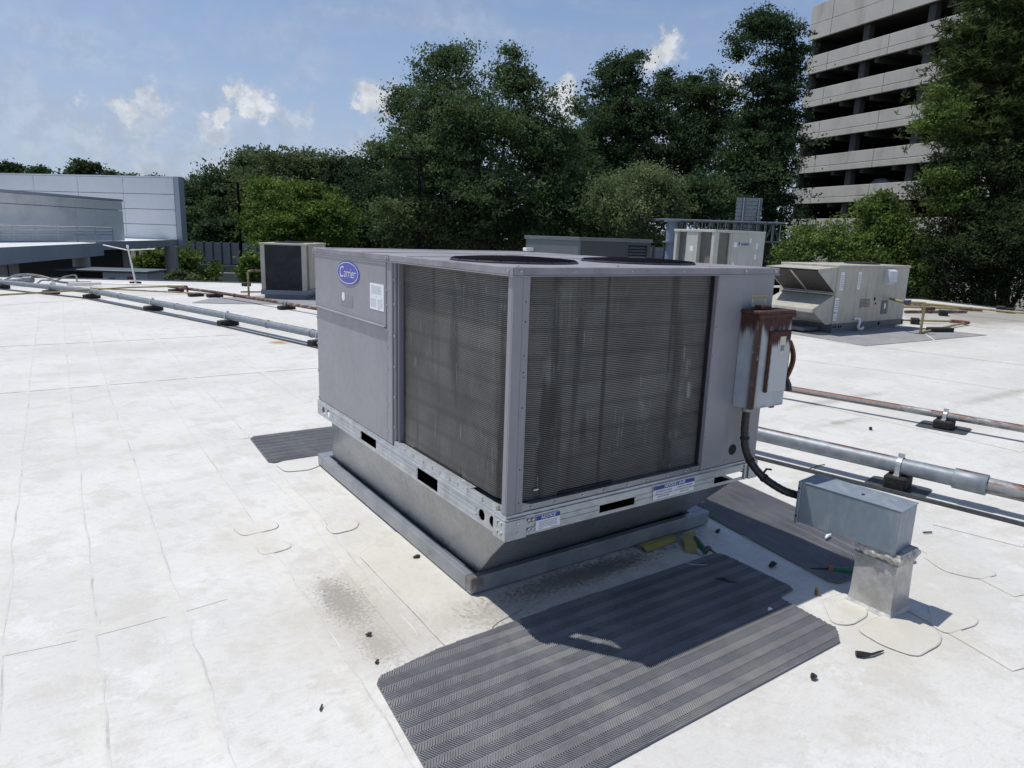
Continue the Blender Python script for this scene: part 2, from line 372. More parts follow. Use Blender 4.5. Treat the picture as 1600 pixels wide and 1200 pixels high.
# white roofing membrane
def roof_mat(name, tint=(1, 1, 1), k=1.0):
    m, N, b = new_mat(name)
    v = coords(N, 'World')
    base = (.668 * tint[0], .656 * tint[1], .618 * tint[2])
    big = N.noise(v, .55, 6, .6)
    mid = N.noise(v, 3.2, 12, .76)
    fine = N.noise(v, 26, 6, .7)
    speck = N.noise(v, 110, 3, .6)
    c = N.mix(N.ramp(big, .38, .66), tuple(x * 1.06 for x in base), tuple(x * .93 for x in base))
    c = N.mix(N.math('MULTIPLY', N.ramp(mid, .47, .60), .62 * k), c, (.535, .515, .465))
    c = N.mix(N.math('MULTIPLY', N.ramp(N.noise(N.mapped(v, (1, 1, 1), (7, 3, 0)), 2.6, 12, .78), .54, .60), .55 * k), c, (.735, .73, .715))
    # scuffs: thin curved scratches
    mus = N.noise(N.mapped(v, (2.5, 9, 1), (2, 8, 0)), 2.2, 9, .78, dist=1.6)
    c = N.mix(N.math('MULTIPLY', N.ramp(N.math('ABSOLUTE', N.math('SUBTRACT', mus, .5)), .016, .0), .38 * k), c, (.40, .38, .34))
    c = N.mix(N.math('MULTIPLY', N.ramp(fine, .50, .72), .38), c, (.47, .455, .42))
    c = N.mix(N.math('MULTIPLY', N.ramp(speck, .70, .80), .35), c, (.30, .29, .27))
    # yellowish water staining and dark mould where it has collected
    def spot(cx, cy, rx, ry, lo, hi, amt, colr, nz, sc):
        nonlocal c
        q = N.mapped(v, (1 / rx, 1 / ry, 0), (-cx / rx, -cy / ry, 0))
        ln = N.vmath('LENGTH', q).outputs['Value']
        f = N.math('ADD', ln, N.math('MULTIPLY', N.math('SUBTRACT', N.noise(v, sc, 8, .72), .5), nz))
        c = N.mix(N.math('MULTIPLY', N.ramp(f, hi, lo), amt), c, colr)
    spot(-.32, .42, .75, .62, .35, 1.1, .38, (.55, .52, .44), 1.8, 5)
    spot(-.15, 1.0, .35, .9, .3, 1.1, .42, (.56, .53, .44), 1.8, 6)
    spot(1.55, -.92, .50, .32, .3, 1.1, .5, (.54, .51, .42), 1.8, 6)
    spot(2.0, -.75, .55, .5, .3, 1.1, .35, (.52, .50, .44), 1.3, 5)
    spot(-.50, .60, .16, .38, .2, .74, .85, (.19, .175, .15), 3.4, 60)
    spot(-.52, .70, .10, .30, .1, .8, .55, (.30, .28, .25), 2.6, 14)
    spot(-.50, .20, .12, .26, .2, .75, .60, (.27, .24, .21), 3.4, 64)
    spot(-.46, .45, .26, .62, .1, 1.1, .55, (.42, .385, .33), 1.8, 9)
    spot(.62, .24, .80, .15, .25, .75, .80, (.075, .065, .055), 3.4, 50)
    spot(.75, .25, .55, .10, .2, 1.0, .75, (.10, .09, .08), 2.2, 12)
    spot(.1, .15, .35, .2, .2, .8, .5, (.22, .19, .16), 3.2, 52)
    spot(.4, .18, 1.0, .30, .1, 1.1, .5, (.36, .33, .28), 1.6, 7)
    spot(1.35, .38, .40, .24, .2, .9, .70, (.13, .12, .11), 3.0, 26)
    spot(-.75, 1.5, .28, .35, .2, 1.1, .35, (.55, .52, .44), 1.6, 7)
    spot(-1.4, 3.6, 1.6, .5, .1, 1.1, .22, (.50, .48, .44), 1.8, 3)
    spot(-1.2, 5.8, 1.9, .45, .1, 1.1, .28, (.48, .465, .43), 1.8, 2.5)
    spot(-1.0, 8.6, 2.6, .7, .1, 1.1, .30, (.48, .465, .43), 1.8, 2)
    spot(1.4, 8.4, .22, .22, .1, 1.0, .9, (.42, .19, .07), 1.6, 7)
    spot(6.0, 2.0, 1.2, .12, .1, 1.0, .55, (.33, .31, .27), 2.4, 5)
    spot(5.0, 1.4, .5, .08, .1, 1.0, .6, (.28, .26, .22), 2.4, 6)
    spot(8.0, 1.2, 1.8, .15, .1, 1.0, .5, (.33, .31, .26), 2.4, 3)
    spot(13, 4.4, 3.5, 1.2, .1, 1.1, .35, (.46, .45, .42), 1.8, 1.6)
    spot(20, 5.8, 6, 2.6, .2, 1.0, .75, (.27, .245, .20), 1.6, 1.2)  # brown dirt, with the shadow stripe near the edge put into the same colour
    spot(10, 2.8, 5, .5, .1, 1.1, .2, (.50, .48, .43), 2, 1.6)
    N.link(c, b.inputs['Base Color'])
    N.link(N.ramp(mid, .3, .7, .42, .68), b.inputs['Roughness'])
    b.inputs['Specular IOR Level'].default_value = .35
    bp = N.n('ShaderNodeBump'); bp.inputs['Strength'].default_value = .30; bp.inputs['Distance'].default_value = .012
    N.link(N.math('ADD', N.math('MULTIPLY', mid, 1.0), N.math('MULTIPLY', fine, .35)), bp.inputs['Height'])
    N.link(bp.outputs[0], b.inputs['Normal'])
    return m
M['roof'] = roof_mat('white_roof_membrane')
M['roof_patch'] = roof_mat('membrane_patch', (.995, .988, .965), 1.0)
M['roof_seam'] = roof_mat('membrane_lap', (1.0, .995, .975), .8)

# foliage: each leaf has its own tone
def leaf_mat(name, dark, mid, light, trans=.42):
    m = bpy.data.materials.new(name); m.use_nodes = True
    t = m.node_tree; t.nodes.clear(); N = Nodes(t)
    at = N.n('ShaderNodeAttribute'); at.attribute_name = 'tone'
    cr = N.n('ShaderNodeValToRGB')
    e = cr.color_ramp.elements
    e[0].position = 0.0; e[0].color = (*dark, 1); e[1].position = 1.0; e[1].color = (*light, 1)
    k = e.new(.5); k.color = (*mid, 1)
    N.link(at.outputs['Fac'], cr.inputs[0])
    d = N.n('ShaderNodeBsdfPrincipled'); tr = N.n('ShaderNodeBsdfTranslucent')
    d.inputs['Roughness'].default_value = .7; d.inputs['Specular IOR Level'].default_value = .15
    N.link(cr.outputs[0], d.inputs['Base Color'])
    N.link(cr.outputs[0], tr.inputs[0])
    mx = N.n('ShaderNodeMixShader'); mx.inputs[0].default_value = trans
    N.link(d.outputs[0], mx.inputs[1]); N.link(tr.outputs[0], mx.inputs[2])
    o = N.n('ShaderNodeOutputMaterial'); N.link(mx.outputs[0], o.inputs[0])
    return m
L_OAK = leaf_mat('oak_leaves', (0.050, 0.084, 0.036), (0.084, 0.135, 0.055), (0.153, 0.210, 0.087))
L_DARK = leaf_mat('dark_leaves', (0.033, 0.057, 0.026), (0.052, 0.090, 0.039), (0.092, 0.138, 0.057))
L_OLIVE = leaf_mat('olive_leaves', (0.081, 0.112, 0.047), (0.123, 0.161, 0.068), (0.181, 0.223, 0.097))
L_BRIGHT = leaf_mat('bright_leaves', (0.070, 0.124, 0.025), (0.132, 0.203, 0.043), (0.229, 0.300, 0.070), .3)
L_WILLOW = leaf_mat('willow_leaves', (0.105, 0.141, 0.064), (0.170, 0.219, 0.099), (0.260, 0.300, 0.150))
L_PINE = leaf_mat('pine_needles', (0.040, 0.063, 0.025), (0.070, 0.107, 0.035), (0.151, 0.195, 0.057))
L_VINE = leaf_mat('vine_leaves', (0.072, 0.116, 0.030), (0.124, 0.187, 0.046), (0.208, 0.281, 0.072), .3)
L_SHADE = leaf_mat('shaded_vine_leaves', (0.024, 0.040, 0.016), (0.040, 0.062, 0.024), (0.070, 0.100, 0.036))

# ------------------------------------------------------------------ geometry helpers
class MB:
    """collects boxes, bars, tubes; build() links them as one mesh object"""
    def __init__(s):
        s.v = []; s.f = []; s.m = []
    def add(s, vs, fs, mi=0):
        o = len(s.v)
        s.v += [tuple(p) for p in vs]
        s.f += [tuple(i + o for i in f) for f in fs]
        s.m += [mi] * len(fs)
    def box(s, x0, x1, y0, y1, z0, z1, mi=0, R=None):
        vs = [Vector((x, y, z)) for z in (z0, z1) for y in (y0, y1) for x in (x0, x1)]
        if R is not None: vs = [R @ p for p in vs]
        s.add(vs, [(0, 2, 3, 1), (4, 5, 7, 6), (0, 1, 5, 4), (1, 3, 7, 5), (3, 2, 6, 7), (2, 0, 4, 6)], mi)
    def bbox(s, x0, x1, y0, y1, z0, z1, b=.004, mi=0, R=None):
        """box with chamfered edges"""
        b = min(b, (x1 - x0) * .45, (y1 - y0) * .45, (z1 - z0) * .45)
        c = Vector(((x0 + x1) / 2, (y0 + y1) / 2, (z0 + z1) / 2)); h = Vector(((x1 - x0) / 2, (y1 - y0) / 2, (z1 - z0) / 2))
        vs = []; idx = {}
        for sx in (-1, 1):
            for sy in (-1, 1):
                for sz in (-1, 1):
                    for ax in range(3):
                        q = Vector((sx * h.x, sy * h.y, sz * h.z))
                        for k in range(3):
                            if k != ax: q[k] -= (sx, sy, sz)[k] * b
                        idx[(sx, sy, sz, ax)] = len(vs)
                        q = c + q
                        vs.append(R @ q if R is not None else q)
        fs = []
        def orient(f):
            a, bb, d = (Vector(vs[f[0]]), Vector(vs[f[1]]), Vector(vs[f[2]]))
            cc = R @ c if R is not None else c
            n = (bb - a).cross(d - a)
            mid = sum((Vector(vs[i]) for i in f), Vector()) / len(f)
            return f if n.dot(mid - cc) > 0 else f[::-1]
        for ax in range(3):
            a1, a2 = [k for k in range(3) if k != ax]
            for sg in (-1, 1):
                q = []
                for t1, t2 in ((-1, -1), (1, -1), (1, 1), (-1, 1)):
                    sgn = [0, 0, 0]; sgn[ax] = sg; sgn[a1] = t1; sgn[a2] = t2
                    q.append(idx[(*sgn, ax)])
                fs.append(orient(tuple(q)))
            for t1 in (-1, 1):
                for t2 in (-1, 1):
                    sa = [0, 0, 0]; sa[a1] = t1; sa[a2] = t2
                    lo = list(sa); hi = list(sa); lo[ax] = -1; hi[ax] = 1
                    fs.append(orient((idx[(*lo, a1)], idx[(*hi, a1)], idx[(*hi, a2)], idx[(*lo, a2)])))
        for sx in (-1, 1):
            for sy in (-1, 1):
                for sz in (-1, 1):
                    fs.append(orient(tuple(idx[(sx, sy, sz, ax)] for ax in range(3))))
        s.add(vs, fs, mi)
    def prism(s, poly, d, mi=0, cap=True):
        """extrude a planar polygon (3-D points) by vector d"""
        n = len(poly); d = Vector(d); P = [Vector(p) for p in poly]
        nn = Vector((0, 0, 0))
        for i in range(n): nn += P[i].cross(P[(i + 1) % n])
        if nn.dot(d) > 0: P = P[::-1]
        vs = P + [p + d for p in P]
        fs = [(i, i + n, (i + 1) % n + n, (i + 1) % n) for i in range(n)]
        fs = [f for f in fs]
        if cap: fs += [tuple(range(n)), tuple(range(2 * n - 1, n - 1, -1))]
        s.add(vs, fs, mi)
    def tube(s, pts, r, n=10, mi=0, cap=True):
        pts = [Vector(p) for p in pts]
        rs = r if isinstance(r, (list, tuple)) else [r] * len(pts)
        rings = []; ref = None
        for i, p in enumerate(pts):
            t = (pts[min(i + 1, len(pts) - 1)] - pts[max(i - 1, 0)])
            t = t.normalized() if t.length > 1e-9 else Vector((0, 0, 1))
            if ref is None: ref = Vector((0, 0, 1)) if abs(t.z) < .9 else Vector((1, 0, 0))
            u = ref - t * ref.dot(t)
            if u.length < 1e-4: u = Vector((1, 0, 0)) - t * t.x
            u.normalize(); w = t.cross(u); ref = u
            rings.append([p + (u * math.cos(a) + w * math.sin(a)) * rs[i] for a in (2 * math.pi * k / n for k in range(n))])
        vs = [q for ring in rings for q in ring]; fs = []
        for i in range(len(pts) - 1):
            for k in range(n):
                a = i * n + k; b = i * n + (k + 1) % n
                fs.append((a, b, b + n, a + n))
        if cap:
            fs.append(tuple(range(n - 1, -1, -1))); o = (len(pts) - 1) * n; fs.append(tuple(range(o, o + n)))
        s.add(vs, fs, mi)
    def cyl(s, p0, p1, r, n=12, mi=0):
        s.tube([p0, p1], r, n, mi)
    def lathe(s, prof, c, n=24, mi=0, axis='z'):
        """prof: (radius, height) pairs"""
        vs = []; fs = []
        for r, h in prof:
            for k in range(n):
                a = 2 * math.pi * k / n
                q = (r * math.cos(a), r * math.sin(a), h)
                if axis == 'y': q = (q[0], -q[2], q[1])
                if axis == 'x': q = (q[2], q[0], q[1])
                vs.append((c[0] + q[0], c[1] + q[1], c[2] + q[2]))
        for i in range(len(prof) - 1):
            for k in range(n):
                a = i * n + k; b = i * n + (k + 1) % n
                fs.append((a, b, b + n, a + n))
        s.add(vs, fs, mi)
    def plate(s, o, eu, ev, en, u0, u1, v0, v1, th, rects=(), octs=(), mi=0):
        """sheet in the (eu, ev) plane through o, thickness th along -en, with rectangular and eight-sided holes"""
        o, eu, ev, en = map(Vector, (o, eu, ev, en))
        us = {u0, u1}; vs_ = {v0, v1}
        for a, b, c, d in rects: us |= {a, b}; vs_ |= {c, d}
        for cu, cv, r in octs: us |= {cu - r, cu + r}; vs_ |= {cv - r, cv + r}
        us = sorted(us); vs_ = sorted(vs_)
        flip = eu.cross(ev).dot(en) < 0
        def P(u, v, k): return o + eu * u + ev * v - en * (th * k)
        def q(pts, rev=False):
            f = tuple(range(len(pts)))
            if rev != flip: f = f[::-1]
            s.add(pts, [f], mi)
        for i in range(len(us) - 1):
            for j in range(len(vs_) - 1):
                a, b, c, d = us[i], us[i + 1], vs_[j], vs_[j + 1]
                mu, mv = (a + b) / 2, (c + d) / 2
                if any(r[0] < mu < r[1] and r[2] < mv < r[3] for r in rects): continue
                oc = next((k for k in octs if abs(k[0] - mu) < k[2] and abs(k[1] - mv) < k[2]), None)
                if oc:
                    if abs(b - a - 2 * oc[2]) > 1e-6 or abs(d - c - 2 * oc[2]) > 1e-6: continue
                    cu, cv, r = oc; rr = r * .92
                    ring = [(cu + rr * math.cos(t), cv + rr * math.sin(t)) for t in (math.pi / 8 + k * math.pi / 4 for k in range(8))]
                    sq = [(b, cv), (b, d), (cu, d), (a, d), (a, cv), (a, c), (cu, c), (b, c)]
                    for k in range(8):
                        k2 = (k + 1) % 8
                        quad = [ring[k], sq[(k + 1) % 8], sq[(k + 2) % 8], ring[k2]] if False else [sq[k], sq[k2], ring[k]] 
                        q([P(*x, 0) for x in quad]); q([P(*x, 1) for x in quad], True)
                        tri = [ring[k], sq[k2], ring[k2]]
                        q([P(*x, 0) for x in tri]); q([P(*x, 1) for x in tri], True)
                        q([P(*ring[k], 0), P(*ring[k2], 0), P(*ring[k2], 1), P(*ring[k], 1)])
                    continue
                q([P(a, c, 0), P(b, c, 0), P(b, d, 0), P(a, d, 0)])
                q([P(a, c, 1), P(b, c, 1), P(b, d, 1), P(a, d, 1)], True)
        for a, b, c, d in list(rects) + [(u0, u1, v0, v1)]:
            for p1, p2 in (((a, c), (b, c)), ((b, c), (b, d)), ((b, d), (a, d)), ((a, d), (a, c))):
                q([P(*p1, 0), P(*p2, 0), P(*p2, 1), P(*p1, 1)])
    def mesh(s, name, mats):
        me = bpy.data.meshes.new(name)
        me.from_pydata(s.v, [], s.f)
        for m in (mats if isinstance(mats, (list, tuple)) else [mats]):
            me.materials.append(M[m] if isinstance(m, str) else m)
        if any(s.m): me.polygons.foreach_set('material_index', s.m)
        me.update()
        return me
    def build(s, name, mats, parent=None, smooth=False, world=False):
        if world and parent is not None:
            R = Matrix.Translation(parent.location) @ Matrix.Rotation(parent.rotation_euler.z, 4, 'Z')
            Ri = R.inverted()
            s.v = [tuple(Ri @ Vector(p)) for p in s.v]
        me = s.mesh(name, mats)
        if smooth:
            me.polygons.foreach_set('use_smooth', [True] * len(me.polygons))
            me.set_sharp_from_angle(angle=math.radians(40))
        return link(name, me, parent)

def link(name, me, parent=None, loc=(0, 0, 0), rot=(0, 0, 0)):
    o = bpy.data.objects.new(name, me)
    COL.objects.link(o)
    o.location = loc; o.rotation_euler = rot
    if parent is not None: o.parent = parent
    return o

def tag(o, label=None, cat=None, group=None, kind=None):
    if label: o['label'] = label
    if cat: o['category'] = cat
    if group: o['group'] = group
    if kind: o['kind'] = kind
    return o

def thing(name, label, cat, loc=(0, 0, 0), yaw=0.0, group=None):
    o = bpy.data.objects.new(name, None)
    o.empty_display_size = .1
    COL.objects.link(o)
    o.location = loc; o.rotation_euler = (0, 0, yaw)
    return tag(o, label, cat, group)

def dup(root, loc, yaw=0.0, label=None, scale=None):
    """copy of a thing with copies of its parts and sub-parts (meshes shared)"""
    r = root.copy(); COL.objects.link(r)
    r.location = loc; r.rotation_euler = (0, 0, yaw)
    if scale: r.scale = scale
    if label: r['label'] = label
    for ch in list(root.children):
        c = ch.copy(); COL.objects.link(c); c.parent = r
        for g in list(ch.children):
            k = g.copy(); COL.objects.link(k); k.parent = c
    return r

def text(name, body, size, mat, parent, o, eu, ev, shear=0.0, extrude=.0006, sx=1.0, bold=0.0, align='CENTER'):
    """lettering as a mesh lying in the (eu, ev) plane at o"""
    cu = bpy.data.curves.new(name, 'FONT')
    cu.body = body; cu.size = size; cu.shear = shear; cu.extrude = extrude; cu.offset = bold
    cu.align_x = align; cu.align_y = 'CENTER'; cu.resolution_u = 3
    tmp = bpy.data.objects.new(name, cu); COL.objects.link(tmp)
    dg = bpy.context.evaluated_depsgraph_get()
    me = bpy.data.meshes.new_from_object(tmp.evaluated_get(dg))
    bpy.data.objects.remove(tmp); bpy.data.curves.remove(cu)
    eu = Vector(eu); ev = Vector(ev); en = eu.cross(ev)
    mm = Matrix(((eu.x * sx, ev.x, en.x, o[0]), (eu.y * sx, ev.y, en.y, o[1]), (eu.z * sx, ev.z, en.z, o[2]), (0, 0, 0, 1)))
    me.transform(mm); me.materials.clear(); me.materials.append(M[mat]); me.name = name
    return link(name, me, parent)

def lines(mb, o, eu, ev, en, rows, th=.0006):
    """small unreadable print: rows of short dashes.  rows: (u0, u1, v, height)"""
    o, eu, ev, en = map(Vector, (o, eu, ev, en))
    for u0, u1, v, h in rows:
        u = u0
        while u < u1:
            w = random.uniform(.5, 1.6) * h * 2
            e = min(u + w, u1)
            mb.prism([o + eu * u + ev * v, o + eu * e + ev * v, o + eu * e + ev * (v + h), o + eu * u + ev * (v + h)], en * th)
            u = e + h * .6

def round_poly(pts, it=2, r=.024):
    for q in range(it):
        out = []
        for i, a in enumerate(pts):
            b = pts[(i + 1) % len(pts)]
            L = math.hypot(b[0] - a[0], b[1] - a[1]) or 1e-6
            f = min(.25, r / (1 + q * 1.6) / L)
            out += [(a[0] * (1 - f) + b[0] * f, a[1] * (1 - f) + b[1] * f), (a[0] * f + b[0] * (1 - f), a[1] * f + b[1] * (1 - f))]
        pts = out
    return pts

def catmull(pts, k=6):
    P = [Vector(p) for p in pts]; P = [P[0] * 2 - P[1]] + P + [P[-1] * 2 - P[-2]]
    out = []
    for i in range(1, len(P) - 2):
        for j in range(k):
            t = j / k
            out.append(.5 * ((2 * P[i]) + (P[i + 1] - P[i - 1]) * t + (2 * P[i - 1] - 5 * P[i] + 4 * P[i + 1] - P[i + 2]) * t * t
                             + (3 * P[i] - P[i - 1] - 3 * P[i + 1] + P[i + 2]) * t ** 3))
    out.append(P[-2])
    return out

# ------------------------------------------------------------------ ground and roof
mb = MB()
mb.add([(-900, -900, -5.2), (900, -900, -5.2), (900, 900, -5.2), (-900, 900, -5.2)], [(0, 1, 2, 3)])
tag(mb.build('ground', 'grass'), kind='structure')
mb = MB()
mb.prism([(-60, 27, -5.18), (60, 27 - 36, -5.18), (64, 0, -5.18), (64, 8 , -5.18), (-60, 72, -5.18)], (0, 0, .03))
tag(mb.build('road', 'asphalt'), kind='structure')

# far edge of this roof runs y = 22.3 - .517 x
ROOF = [(-16, -16), (16.0, -16), (18.9, -5), (22.7, 6.2), (24.0, 9.9), (-16, 30.6)]
mb = MB()
n = len(ROOF)
mb.add([(x, y, 0) for x, y in ROOF] + [(x, y, -5.2) for x, y in ROOF],
       [tuple(range(n))] + [(i, i + n, (i + 1) % n + n, (i + 1) % n) for i in range(n)])
roof = tag(mb.build('roof', 'roof'), kind='structure')
mb = MB()   # raised metal edge along the far sides
ED = [Vector((x, y, 0)) for x, y in ((-16, 30.6), (24.0, 9.9), (22.7, 6.2), (18.9, -5), (16.0, -16))]
for a, c in zip(ED, ED[1:]):
    u = (c - a).normalized(); pn = Vector((-u.y, u.x, 0)) * .14
    mb.prism([a, c - u * .001, c - u * .001 + pn, a + pn], (0, 0, .025))
mb.build('roof_edge', 'darkgrey', roof)

SEAMS = []
def seam(pts, w=.07, h=.0020, name='membrane_lap'):
    """a lapped sheet edge: long thin wedge with a slightly wandering edge"""
    a, c = Vector(pts[0]), Vector(pts[-1]); L = (c - a).length; u = (c - a) / L
    pts = [Vector(p).lerp(a + u * (Vector(p) - a).dot(u), .5) for p in pts]
    P = catmull([(x, y, 0) for x, y in pts], 16)
    vs = []; fs = []; mi = []
    ph = random.uniform(0, 9); zo = .00014 * len(SEAMS); SEAMS.append(1)
    for i, p in enumerate(P):
        t = (P[min(i + 1, len(P) - 1)] - P[max(i - 1, 0)]).normalized()
        s = Vector((-t.y, t.x, 0)); j = .003 * math.sin(i * .9 + ph) + .004 * math.sin(i * .37 + ph * 2) + random.uniform(-.0022, .0022)
        g = .0055 + .004 * math.sin(i * .53 + ph * 3)
        for off, z in ((-w, .0008 + zo), (-w * .2 + j, h + zo), (j, h + zo), (.005 + j, .0013 + zo), (.005 + j + g, .0010 + zo)):
            q = p + s * off; vs.append((q.x, q.y, z))
    for i in range(len(P) - 1):
        for k in range(4):
            a = i * 5 + k
            fs.append((a, a + 5, a + 6, a + 1)); mi.append(1 if k == 3 else 0)
    b = MB(); b.v = vs; b.f = fs; b.m = mi
    return b.build(name, ['roof_seam', 'grime'], roof)
for pts in ([(-1.605,15.505), (-1.774,7.068), (-1.802,3.678), (-1.831,2.257), (-1.825,1.107), (-1.84, -1.2)],
            [(-1.219,15.402), (-1.414,6.902), (-1.451,3.841), (-1.474,2.052), (-1.489,1.242), (-1.507,0.671), (-1.513,0.073), (-1.53, -1.3)],
            [(-0.872,15.309), (-1.083,6.514), (-1.111,3.306), (-1.151,1.867), (-1.152,0.995), (-1.158,0.363), (-1.171,-0.195), (-1.2, -1.3)],
            [(-0.567,15.228), (-0.565,7.746), (-0.598,3.388), (-0.618,1.562), (-0.618,0.916), (-0.632,0.392), (-0.678,-0.261), (-.68, -1.2)],
            [(-1.827,0.966), (-1.532,0.914), (-1.142,0.943), (-0.968,0.975)],
            [(-.05, 14.0), (-.20, 7.0), (-.22, 4.2), (-.24, 3.5)], [(.65, 12.5), (.60, 7.5), (.62, 4.5)], [(-2.3, 14), (-2.25, 8), (-2.28, 4), (-2.3, 1.5)],
            [(-0.268,2.604), (-0.243,1.706), (-0.322,0.875), (-0.334,0.379), (-0.342,-0.069)],
            [(5.489,2.375), (5.488,1.123), (5.535,0.021)], [(8.024,4.019), (8.492,2.683), (8.640,1.150)], [(2.768,0.005), (2.592,-0.739), (2.488,-1.088)],
            [(10.293,5.705), (10.771,3.867), (11.124,2.054)], [(3.100,-0.364), (3.226,-0.820)], [(1.932,-0.484), (1.830,-1.071), (1.745,-1.358)],
            [(-3.5, 6.3), (-1.5, 6.2), (.5, 6.3), (1.3, 6.25)], [(-3.5, 9.5), (-1, 9.4), (1.0, 9.5)]):
    seam(pts)

def patch(pts, h=.003, name='membrane_patch', it=2, mat='roof_patch'):
    P = round_poly(pts, it); h += .0018
    ar = sum(P[i][0] * P[(i + 1) % len(P)][1] - P[(i + 1) % len(P)][0] * P[i][1] for i in range(len(P)))
    if ar < 0: P = P[::-1]
    cx = sum(p[0] for p in P) / len(P); cy = sum(p[1] for p in P) / len(P)
    n = len(P); vs = []
    for x, y in P:
        d = math.hypot(x - cx, y - cy) or 1
        vs.append((x + (x - cx) / d * .004, y + (y - cy) / d * .004, h - .0022))
    vs += [(x, y, h * .8) for x, y in P] + [(x * .97 + cx * .03, y * .97 + cy * .03, h) for x, y in P]
    fs = [(i, (i + 1) % n, (i + 1) % n + n, i + n) for i in range(n)] + [(i + n, (i + 1) % n + n, (i + 1) % n + 2 * n, i + 2 * n) for i in range(n)] + [tuple(range(2 * n, 3 * n))]
    b = MB(); b.v = vs; b.f = fs; b.m = [1] * n + [0] * (n + 1)
    return b.build(name, [mat, 'grime_dark'], roof)
patch([(-0.759,1.714), (-0.658,1.730), (-0.520,1.694), (-0.523,1.589), (-0.660,1.576), (-0.730,1.577)])
patch([(-0.698,1.424), (-0.608,1.438), (-0.533,1.366), (-0.540,1.296), (-0.634,1.278), (-0.707,1.285)])
patch([(-0.293,1.468), (-0.290,1.344), (-0.147,1.354), (-0.086,1.448), (-0.145,1.581)], .0042)
patch([(-0.233,2.731), (-0.217,2.528), (-0.061,2.491), (0.043,2.547), (0.144,2.770), (-0.005,2.850)], .0052)
patch([(-0.262,1.027), (-0.260,0.399), (-0.266,0.026), (-0.159,0.011), (-0.052,0.027), (0.007,0.081), (0.205,0.123), (0.058,0.348), (0.048,1.211)], .0036)
patch([(1.405,-0.817), (1.385,-0.952), (1.425,-1.075), (1.617,-1.080), (1.713,-1.044), (1.765,-0.872), (1.599,-0.806)], .0046)
patch([(1.752,-0.981), (1.737,-1.058), (1.949,-1.092), (2.024,-1.066), (1.944,-0.875)], .0038)
patch([(1.521,-0.575), (1.358,-0.726), (1.421,-0.783), (1.579,-0.774), (1.638,-0.728), (1.729,-0.602)], .0040)
patch([(2.499,-0.575), (2.401,-0.741), (2.467,-0.888), (2.628,-0.917), (2.700,-0.692), (2.673,-0.600)], .0032)
patch([(1.869,0.235), (1.787,0.090), (1.814,-0.015), (1.932,-0.013), (2.011,0.154), (1.979,0.239)], .0038)

# ------------------------------------------------------------------ walkway mats with herringbone ribs
def inside(poly, x, y):
    r = False
    for i in range(len(poly)):
        (xa, ya), (xb, yb) = poly[i], poly[(i + 1) % len(poly)]
        if (ya > y) != (yb > y) and x < (xb - xa) * (y - ya) / (yb - ya) + xa: r = not r
    return r

def walkway(label, loc, yaw, poly, band=.0425, pitch=.0105):
    """poly in local coordinates; rib bands run along local x"""
    t = thing('walkway_mat', label, 'walkway mat', (*loc, .0050), yaw, 'grey walkway mats on the roof')
    b = MB(); n = len(poly)
    ar = sum(poly[i][0] * poly[(i + 1) % n][1] - poly[(i + 1) % n][0] * poly[i][1] for i in range(n))
    if ar < 0: poly = poly[::-1]
    b.add([(x, y, -.0035) for x, y in poly] + [(x, y, .0055) for x, y in poly],
          [tuple(range(n, 2 * n))] + [(i, (i + 1) % n, (i + 1) % n + n, i + n) for i in range(n)])
    b.build('mat_base', 'mat', t)
    r = MB()
    xs = [p[0] for p in poly]; ys = [p[1] for p in poly]
    y = min(ys) + band * .35; k = 0
    while y < max(ys) + band * .5:
        sg = 1 if k % 2 else -1
        x = min(xs) - band
        while x < max(xs) + band:
            dx, dy = sg * band * .275, band * .475
            qs = [q for q in (-1, -.75, -.5, -.25, 0, .25, .5, .75, 1) if inside(poly, x + q * dx, y + q * dy)]
            if len(qs) > 1:
                L = math.hypot(dx, dy); ux, uy = dx / L, dy / L; wx, wy = -uy * .0027, ux * .0027
                a = (x + qs[0] * dx, y + qs[0] * dy); c = (x + qs[-1] * dx, y + qs[-1] * dy)
                j = random.uniform(-.0004, .0004)
                z0, z1 = .0056, .0108 + j
                b0 = [(a[0] + wx, a[1] + wy, z0), (a[0] - wx, a[1] - wy, z0), (c[0] - wx, c[1] - wy, z0), (c[0] + wx, c[1] + wy, z0)]
                tp = [(a[0] + wx * .6, a[1] + wy * .6, z1), (a[0] - wx * .6, a[1] - wy * .6, z1), (c[0] - wx * .6, c[1] - wy * .6, z1), (c[0] + wx * .6, c[1] + wy * .6, z1)]
                r.add(b0 + tp, [(4, 5, 6, 7), (1, 2, 6, 5), (3, 0, 4, 7), (0, 1, 5, 4), (2, 3, 7, 6)])
            x += pitch
        y += band; k += 1
    tag(r.build('rib', 'mat', t), kind='stuff')
    return t
walkway('large grey ribbed walkway mat in front of the big unit, half in shadow', (0, 0), 0,
        [(-.585, -.015), (-.615, -.05), (-.655, -.53), (-.668, -.82), (-.64, -.848), (1.24, -.835), (1.285, -.80), (1.325, -.765), (1.338, -.455), (1.475, -.44), (1.49, -.41), (1.485, .0), (1.44, .042), (.3, .045), (-.3, .03)])
walkway('grey ribbed walkway mat passing under the bent junction box beside the big unit', (2.13, .05), math.radians(-8) + math.pi / 2,
        [(-.62, -.33), (-.62, .30), (-.58, .33), (1.5, .33), (1.5, -.33)])
walkway('dark grey walkway mat poking out on the far side of the big unit', (0, 0), 0,
        [(-.20, 3.50), (-.235, 3.45), (-.265, 2.80), (-.235, 2.765), (1.3, 2.765), (1.3, 3.50)])
